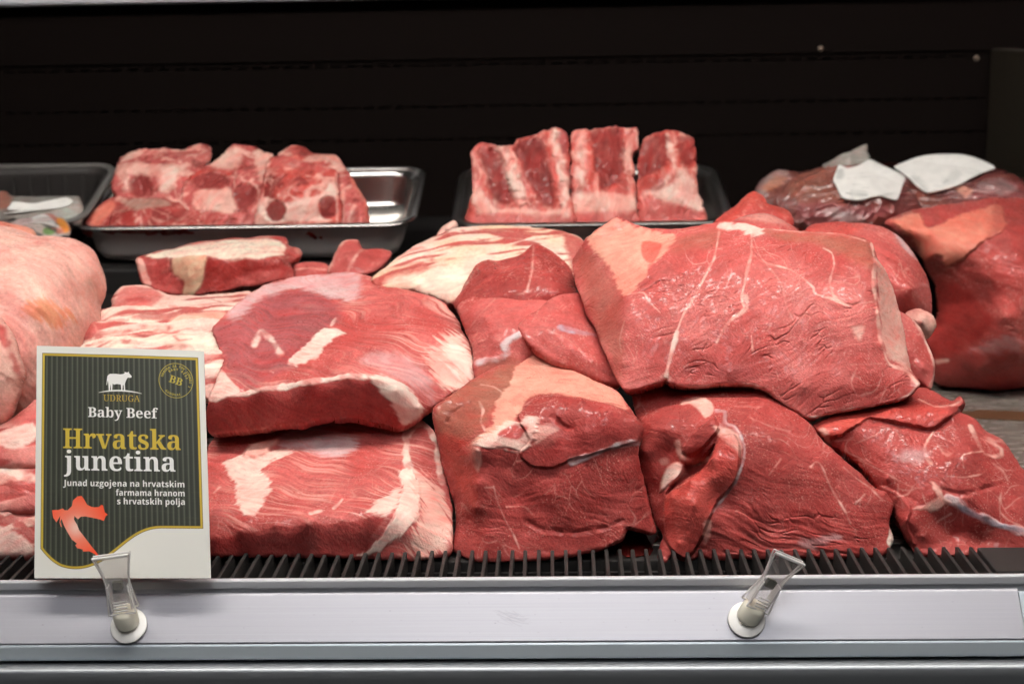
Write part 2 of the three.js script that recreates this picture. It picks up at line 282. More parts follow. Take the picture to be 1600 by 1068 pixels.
const M = {
  blackPlastic: std('black_plastic', [0.022, 0.019, 0.018], 0.55, 0, { bumpMap: grain, bumpScale: 0.0003 }),
  wall: std('dark_brown_enamel', [0.0048, 0.0030, 0.0026], 0.8, 0, { specularIntensity: 0.1 }),
  wallBack: std('void_black', [0.003, 0.003, 0.003], 0.9),
  deck: std('dull_deck_steel', [0.27, 0.24, 0.21], 0.5, 0.3, { roughnessMap: wetPatches }),
  ledge: std('black_ledge', [0.010, 0.009, 0.009], 0.6, 0, { specularIntensity: 0.4 }),
  steel: std('stainless_steel', [0.60, 0.58, 0.56], 0.25, 1),
  steelDark: std('dark_steel', [0.20, 0.19, 0.18], 0.3, 1),
  steelOut: std('stainless_steel_outside', [0.66, 0.62, 0.59], 0.42, 0.15),
  alu: std('anodised_aluminium', [0.50, 0.51, 0.54], 0.42, 0.35),
  lipAlu: std('lip_aluminium', [0.52, 0.53, 0.56], 0.4, 0.25),
  band: std('blue_grey_aluminium', [0.36, 0.41, 0.45], 0.4, 0.45),
  bumper: std('grey_bumper', [0.30, 0.32, 0.34], 0.45, 0.8),
  seam: std('dark_seam', [0.02, 0.022, 0.025], 0.7),
  white: std('white_plastic', [0.80, 0.79, 0.76], 0.35, 0, { clearcoat: 0.3 }),
  ivory: std('ivory_rubber', [0.93, 0.89, 0.74], 0.5, 0),
  clearEdge: std('clear_plastic_edge', [0.96, 0.95, 0.94], 0.1, 0, { transmission: 0.35, thickness: 0, ior: 1.5 }),
  clear: std('clear_plastic', [1, 0.99, 0.985], 0.05, 0, { transmission: 0.92, thickness: 0, ior: 1.5 }),
  spring: std('olive_spring', [0.10, 0.10, 0.07], 0.45, 0.3),
  screw: std('screw_steel', [0.16, 0.12, 0.09], 0.5, 0.5),
  pale: std('pale_trim', [0.6, 0.62, 0.66], 0.5),
  lampGlass: (() => { const m = std('lamp_diffuser', [0.9, 0.88, 0.85], 0.5); m.emissive.setRGB(1, 0.93, 0.86); m.emissiveIntensity = 3; return m; })(),
};
const mesh = (name, geo, mat, parent = scene) => { const m = new THREE.Mesh(geo, mat); m.name = parent === scene ? numbered(name) : name; parent.add(m); m.castShadow = m.receiveShadow = true; return m; };
const group = (name, [x, y, z], label, category, grp) => { const o = new THREE.Group(); o.name = numbered(name); o.position.set(x, y, z); scene.add(o); return tag(o, label, category, grp); };
const box = (x0, x1, y0, y1, z0, z1, r = 0) => { const g = r ? new RoundedBoxGeometry(x1 - x0, y1 - y0, z1 - z0, 3, r) : new THREE.BoxGeometry(x1 - x0, y1 - y0, z1 - z0); g.translate((x0 + x1) / 2, (y0 + y1) / 2, (z0 + z1) / 2); return g; };
// a strip along x with the given closed outline in (z, y), rounded at its corners
function strip(pts, x0, x1, r = 0.001) {
  const P = pts.map((p) => new THREE.Vector2(...p)), s = new THREE.Shape(), n = P.length;
  for (let i = 0; i < n; i++) { const a = P[(i + n - 1) % n], b = P[i], c = P[(i + 1) % n], rr = pts[i][2] ?? r; const k = Math.min(rr, b.distanceTo(a) / 2, b.distanceTo(c) / 2); const p = b.clone().add(a.clone().sub(b).setLength(k)), q = b.clone().add(c.clone().sub(b).setLength(k)); if (i) s.lineTo(p.x, p.y); else s.moveTo(p.x, p.y); s.quadraticCurveTo(b.x, b.y, q.x, q.y); }
  const g = new THREE.ExtrudeGeometry(s, { depth: x1 - x0, bevelEnabled: false, curveSegments: 5 });
  g.rotateY(-Math.PI / 2); g.translate(x1, 0, 0);   // shape x -> +z, extrusion -> -x
  return g;
}

// ---------- lamps of the counter and of the shop (above the frame) ----------
function areaLamp(name, label, w, h, pos, target, colour, intensity, glow) {
  const o = group(name, pos, label, 'lamp'); o.lookAt(...target);                     // +z looks at the target
  const housing = mesh('housing', box(-w / 2 - 0.012, w / 2 + 0.012, -h / 2 - 0.012, h / 2 + 0.012, -0.05, -0.012, 0.006), M.pale, o);
  const d = mesh('diffuser', box(-w / 2, w / 2, -h / 2, h / 2, -0.0115, -0.006), M.lampGlass.clone(), o); d.material.emissive.setRGB(...colour); d.material.emissiveIntensity = glow;
  const l = new THREE.RectAreaLight(new THREE.Color().setRGB(...colour), intensity, w, h); l.name = name + '_light'; l.position.set(...pos); l.lookAt(...target); 
  const dir = new THREE.Vector3(...target).sub(l.position).normalize(); l.position.addScaledVector(dir, 0.004); l.lookAt(2 * l.position.x - target[0], 2 * l.position.y - target[1], 2 * l.position.z - target[2]);
  scene.add(l); return o;
}
areaLamp('canopy_lamp', 'long strip lamp under the counter canopy above the meat', 1.5, 0.14, [0.04, 0.94, 0.08], [0.04, 0.0, -0.16], [1, 0.95, 0.90], 36, 1.5);
areaLamp('ceiling_lamp', 'square ceiling panel lamp of the shop above the customer side', 1.3, 1.3, [0.0, 2.3, 1.7], [0.0, 0, 0.0], [0.97, 0.97, 1], 7.5, 1);

// ---------- counter: back wall, ledges, deck ----------
const WX0 = -0.78, WX1 = 0.78, WZ = -0.85;
function wallPanel(y0, y1, z, rows) {                     // a sheet with punched air slots
  const s = new THREE.Shape(); s.moveTo(WX0, y0); s.lineTo(WX1, y0); s.lineTo(WX1, y1); s.lineTo(WX0, y1); s.closePath();
  for (const y of rows) for (let x = WX0 + 0.02; x < WX1 - 0.02; x += 0.0185) { const h = new THREE.Path(); h.moveTo(x, y); h.lineTo(x + 0.0125, y); h.lineTo(x + 0.0125, y + 0.0028); h.lineTo(x, y + 0.0028); h.closePath(); s.holes.push(h); }
  const g = new THREE.ExtrudeGeometry(s, { depth: 0.002, bevelEnabled: false }); g.translate(0, 0, z); return g;
}
const backWall = new THREE.Group(); backWall.name = 'back_wall'; backWall.userData.kind = 'structure'; scene.add(backWall);
mesh('slotted_panel', wallPanel(0.12, 0.318, WZ, [0.2175, 0.2555, 0.3035]), M.wall, backWall);
mesh('upper_panel', wallPanel(0.312, 0.380, WZ + 0.004, []), M.wall, backWall);
mesh('backing', box(WX0, WX1, 0.05, 0.376, WZ - 0.05, WZ - 0.03), M.wallBack, backWall);
for (const p of [[0.3098, 0.3165, -0.8420], [0.4903, 0.3026, -0.8460]]) { const g = new THREE.SphereGeometry(0.0035, 12, 6, 0, 6.2832, 0, 1.57); g.rotateX(Math.PI / 2); g.scale(1, 1, 0.5); g.translate(p[0], p[1], WZ + (p[1] > 0.312 ? 0.006 : 0.002)); mesh('screw', g, M.screw, backWall); }
const topTrim = mesh('upper_wall_trim', box(WX0, WX1, 0.3805, 0.42, WZ - 0.02, WZ + 0.03, 0.004), M.pale); topTrim.userData.kind = 'structure';
const endWall = new THREE.Group(); endWall.name = 'end_wall'; endWall.userData.kind = 'structure'; scene.add(endWall);
{ const e = [0.5013, 0.2399, -0.8000], x = e[0]; mesh('end_panel', box(x + 0.004, x + 0.03, 0.1285, 0.313, WZ + 0.004, -0.63, 0.003), std('olive_brown_panel', [0.026, 0.021, 0.014], 0.5), endWall); mesh('edge_trim', box(x - 0.0005, x + 0.0035, 0.1285, 0.315, -0.648, -0.626, 0.0015), std('brown_trim', [0.07, 0.055, 0.038], 0.45), endWall); }
const ledge = mesh('display_ledge', mergeGeometries([box(WX0, 0.27, -0.02, 0.128, WZ + 0.004, -0.475, 0.004), box(0.2705, WX1, -0.02, 0.1275, WZ + 0.004, -0.63, 0.004), box(WX0, 0.2, -0.02, 0.104, -0.474, -0.36, 0.004)]), M.ledge); ledge.userData.kind = 'structure';
const deck = mesh('display_deck', box(WX0, WX1, -0.02, -0.008, -0.63, -0.0765, 0.001), M.deck); deck.userData.kind = 'structure';
{ // dried juice on the deck
  for (const [c, rx, rz, seed] of [[[0.3998, -0.0080, -0.4108], 0.05, 0.016, 2], [[0.0548, -0.0080, -0.0770], 0.014, 0.03, 5]]) {
    const s = new THREE.Shape(); for (let i = 0; i <= 60; i++) { const a = i / 60 * 6.2832, r = 1 + 0.55 * noise(Math.cos(a) * 1.6 + seed, Math.sin(a) * 1.6, seed); const x = Math.cos(a) * rx * r, y = Math.sin(a) * rz * r + x * -0.25; if (i) s.lineTo(x, y); else s.moveTo(x, y); }
    const g = new THREE.ExtrudeGeometry(s, { depth: 0.0006, bevelEnabled: false }); g.rotateX(-Math.PI / 2); g.translate(c[0], -0.0076, c[2]);
    const j = mesh('juice_stain', g, seed === 5 ? std('meat_juice', [0.10, 0.012, 0.01], 0.15, 0, { clearcoat: 1, clearcoatRoughness: 0.1 }) : std('dried_juice', [0.13, 0.06, 0.03], 0.4), deck);
  }
}

// ---------- air grille along the front ----------
const grille = group('air_grille', [0, 0, 0], 'black plastic air grille with narrow bars along the front edge of the deck', 'grille');
const gx1 = [0.2806, -0.0023, -0.0200][0], pitch = 0.00905;
{ const bar = box(-0.00125, 0.00125, -0.0145, 0, -0.0455, 0.004, 0.0006);
  for (let k = 0; gx1 - k * pitch > -0.42; k++) { const b = mesh('bar', bar, M.blackPlastic, grille); b.position.set(gx1 - 0.004 - k * pitch, (k * 37 % 11) * 0.00004, 0); b.rotation.y = ((k * 53 % 17) - 8) * 0.0006; }
  mesh('end_plate', box(gx1 + 0.0005, gx1 + 0.16, -0.0145, -0.0003, -0.0455, -0.0005, 0.001), M.blackPlastic, grille);
  mesh('trough', box(-0.44, gx1 + 0.16, -0.036, -0.032, -0.0455, 0.004), M.blackPlastic, grille);
  mesh('rear_plate', box(-0.44, gx1 + 0.16, -0.02, -0.0084, -0.076, -0.0462, 0.001), M.blackPlastic, grille);
  mesh('back_bar', box(-0.44, gx1, -0.031, -0.0155, -0.0455, -0.042), M.blackPlastic, grille); }

// ---------- price rail ----------
const rail = group('price_rail', [0, 0, 0], 'pale aluminium price rail with rounded bumper across the bottom', 'rail');
{ const X0 = -0.5, X1 = 0.5, xe = [0.2916, -0.0148, 0.0100][0];
  mesh('lip', strip([[0.0045, -0.03], [0.0045, 0.0005, 0.0012], [0.0085, 0.0005, 0.002], [0.0088, -0.0055, 0.001], [0.0066, -0.0062], [0.0066, -0.03]], X0, X1), M.lipAlu, rail);
  const pg = strip([[0.0070, -0.0095, 0.0008], [0.0078, -0.0082, 0.0008], [0.0098, -0.0088, 0.002], [0.0305, -0.0330, 0.0012], [0.0302, -0.0341, 0.0003], [0.0070, -0.0339]], X0, xe);
  const scuffed = M.alu.clone(); scuffed.name = 'scuffed_panel';
  { const c = document.createElement('canvas'); c.width = 2048; c.height = 128; const g = c.getContext('2d'); g.fillStyle = '#c6c5ca'; g.fillRect(0, 0, 2048, 128);
    for (let i = 0; i < 700; i++) { g.fillStyle = `rgba(${rnd() < 0.5 ? '255,255,255' : '120,120,130'},${0.01 + rnd() * 0.025})`; g.fillRect(rnd() * 2048 - 200, rnd() * 128, 100 + rnd() * 700, 0.6 + rnd()); }
    for (let i = 0; i < 60; i++) { g.fillStyle = `rgba(110,105,105,${0.1 + rnd() * 0.3})`; g.fillRect(rnd() * 2048, rnd() * 128, 1 + rnd() * 2, 1 + rnd() * 1.5); }
    const sx = 2048 * (-0.033 - X0) / (xe - X0); g.lineCap = 'round'; for (let i = 0; i < 26; i++) { g.strokeStyle = `rgba(130,128,130,${0.05 + rnd() * 0.10})`; g.lineWidth = 0.8 + rnd() * 2; g.beginPath(); const a = sx - 26 + rnd() * 40, b = 45 + rnd() * 26; g.moveTo(a, b); g.quadraticCurveTo(a + 14, b + 8 + rnd() * 8, a + 14 + rnd() * 22, b + 4 + rnd() * 14); g.stroke(); }
    const t = new THREE.CanvasTexture(c); t.colorSpace = THREE.SRGBColorSpace; t.wrapS = t.wrapT = THREE.ClampToEdgeWrapping; scuffed.map = t; scuffed.color.setRGB(0.58, 0.59, 0.62); }
  { const p = pg.getAttribute('position'), uv = pg.getAttribute('uv'); for (let i = 0; i < p.count; i++) uv.setXY(i, (p.getX(i) - X0) / (xe - X0), clamp((p.getY(i) + 0.0345) / 0.0263)); }
  mesh('price_panel', pg, scuffed, rail);
  mesh('next_panel', strip([[0.0070, -0.0105], [0.0092, -0.0100, 0.002], [0.0290, -0.0328, 0.002], [0.0290, -0.0345], [0.0070, -0.034]], xe + 0.0008, X1), M.band, rail);
  mesh('lower_band', strip([[0.012, -0.0342], [0.0303, -0.0342, 0.0003], [0.0312, -0.0352, 0.001], [0.0338, -0.0435, 0.0012], [0.030, -0.0445], [0.012, -0.0445]], X0, X1), M.band, rail);
  mesh('seam_backing', box(X0, X1, -0.06, -0.045, 0.005, 0.026), M.seam, rail);
  mesh('bumper', strip([[0.028, -0.0462, 0.0006], [0.0365, -0.0462, 0.001], [0.0402, -0.0472, 0.0025], [0.0412, -0.0515, 0.003], [0.0412, -0.14], [0.028, -0.14]], X0, X1), M.bumper, rail);
}

// ---------- steel trays ----------
function roundRect(w, d, r, n = 6) { const o = []; for (const [cx, cz, a0] of [[w / 2 - r, d / 2 - r, 0], [-w / 2 + r, d / 2 - r, 1], [-w / 2 + r, -d / 2 + r, 2], [w / 2 - r, -d / 2 + r, 3]]) for (let i = 0; i <= n; i++) { const a = (a0 + i / n) * Math.PI / 2; o.push([cx + Math.cos(a) * r, cz + Math.sin(a) * r]); } return o; }
function loft(rings) {                                    // rings of equal length, each [x, y, z]; the last one is filled
  const n = rings[0].length, p = [], idx = []; for (const r of rings) for (const v of r) p.push(...v);
  for (let k = 0; k < rings.length - 1; k++) for (let i = 0; i < n; i++) { const a = k * n + i, b = k * n + (i + 1) % n; idx.push(a, b, a + n, b, b + n, a + n); }
  const c = [0, 0, 0]; for (const v of rings.at(-1)) for (let k = 0; k < 3; k++) c[k] += v[k] / n; const ci = p.length / 3; p.push(...c); for (let i = 0; i < n; i++) idx.push((rings.length - 1) * n + i, (rings.length - 1) * n + (i + 1) % n, ci);
  const g = new THREE.BufferGeometry(); g.setAttribute('position', new THREE.Float32BufferAttribute(p, 3)); g.setAttribute('uv', new THREE.Float32BufferAttribute(new Float32Array(p.length / 3 * 2), 2)); g.setIndex(idx); g.computeVertexNormals(); return g;
}
function tray(name, label, w, d, h, at, tilt, mats, cat = 'tray') {        // at: middle of the front rim
  const o = group(name, at, label, cat, undefined); o.rotation.x = tilt;
  const ring = (ww, dd, r, y) => roundRect(ww, dd, r).map(([x, z]) => [x, y, z - d / 2]);
  const rings = [[0, 0.02, 0], [0.004, 0.018, -0.0012], [0.008, 0.016, -0.006], [0.0105, 0.016, -h * 0.7], [0.0155, 0.015, -h * 0.92], [0.034, 0.012, -h]].map(([i, r, y]) => ring(w - 0.014 - i * 2, d - 0.014 - i * 2, r + 0.006, y));
  mesh('basin', loft([...rings]), mats[0], o);
  mesh('shell', loft([[0, 0.02, -0.0022], [0.006, 0.017, -0.006], [0.009, 0.017, -h * 0.7], [0.014, 0.015, -h * 0.93], [0.034, 0.012, -h - 0.0012]].map(([i, r, y]) => ring(w - 0.0135 - i * 2, d - 0.0135 - i * 2, r + 0.006, y))), mats[2] ?? mats[0], o);
  const q = roundRect(w - 0.008, d - 0.008, 0.024, 8).map(([x, z]) => new THREE.Vector3(x, 0, z - d / 2)); 
  const path = new THREE.CatmullRomCurve3(q, true, 'centripetal'); const tg = new THREE.TubeGeometry(path, 160, 0.0042, 8, true); tg.scale(1, 0.5, 1); mesh('rim', tg, mats[1] ?? mats[0], o);
  return shaded(o);
}
tray('steel_tray', 'stainless steel tray holding knobbly beef pieces, left of centre', 0.334, 0.182, 0.042, [-0.2995, 0.1650, -0.4790], 0.215, [M.steel, M.steel, M.steelOut]);
tray('steel_tray', 'stainless steel tray holding upright short ribs, right of centre', 0.268, 0.182, 0.042, [0.0355, 0.1628, -0.4790], 0.215, [M.steelDark, M.steelDark, M.steelOut]);
{ const o = tray('plastic_tray', 'black plastic tray with ribbed walls at the left edge', 0.22, 0.15, 0.045, [-0.5580, 0.1710, -0.478], 0.30, [M.blackPlastic, std('grey_rim', [0.10, 0.095, 0.09], 0.4)]);
  for (let i = 0; i < 11; i++) { const r = mesh('rib', box(-0.0016, 0.0016, -0.034, -0.006, -0.001, 0.001, 0.0008), M.blackPlastic, o); r.position.set(-0.09 + i * 0.018, 0, -0.133); r.rotation.x = -0.25; } }

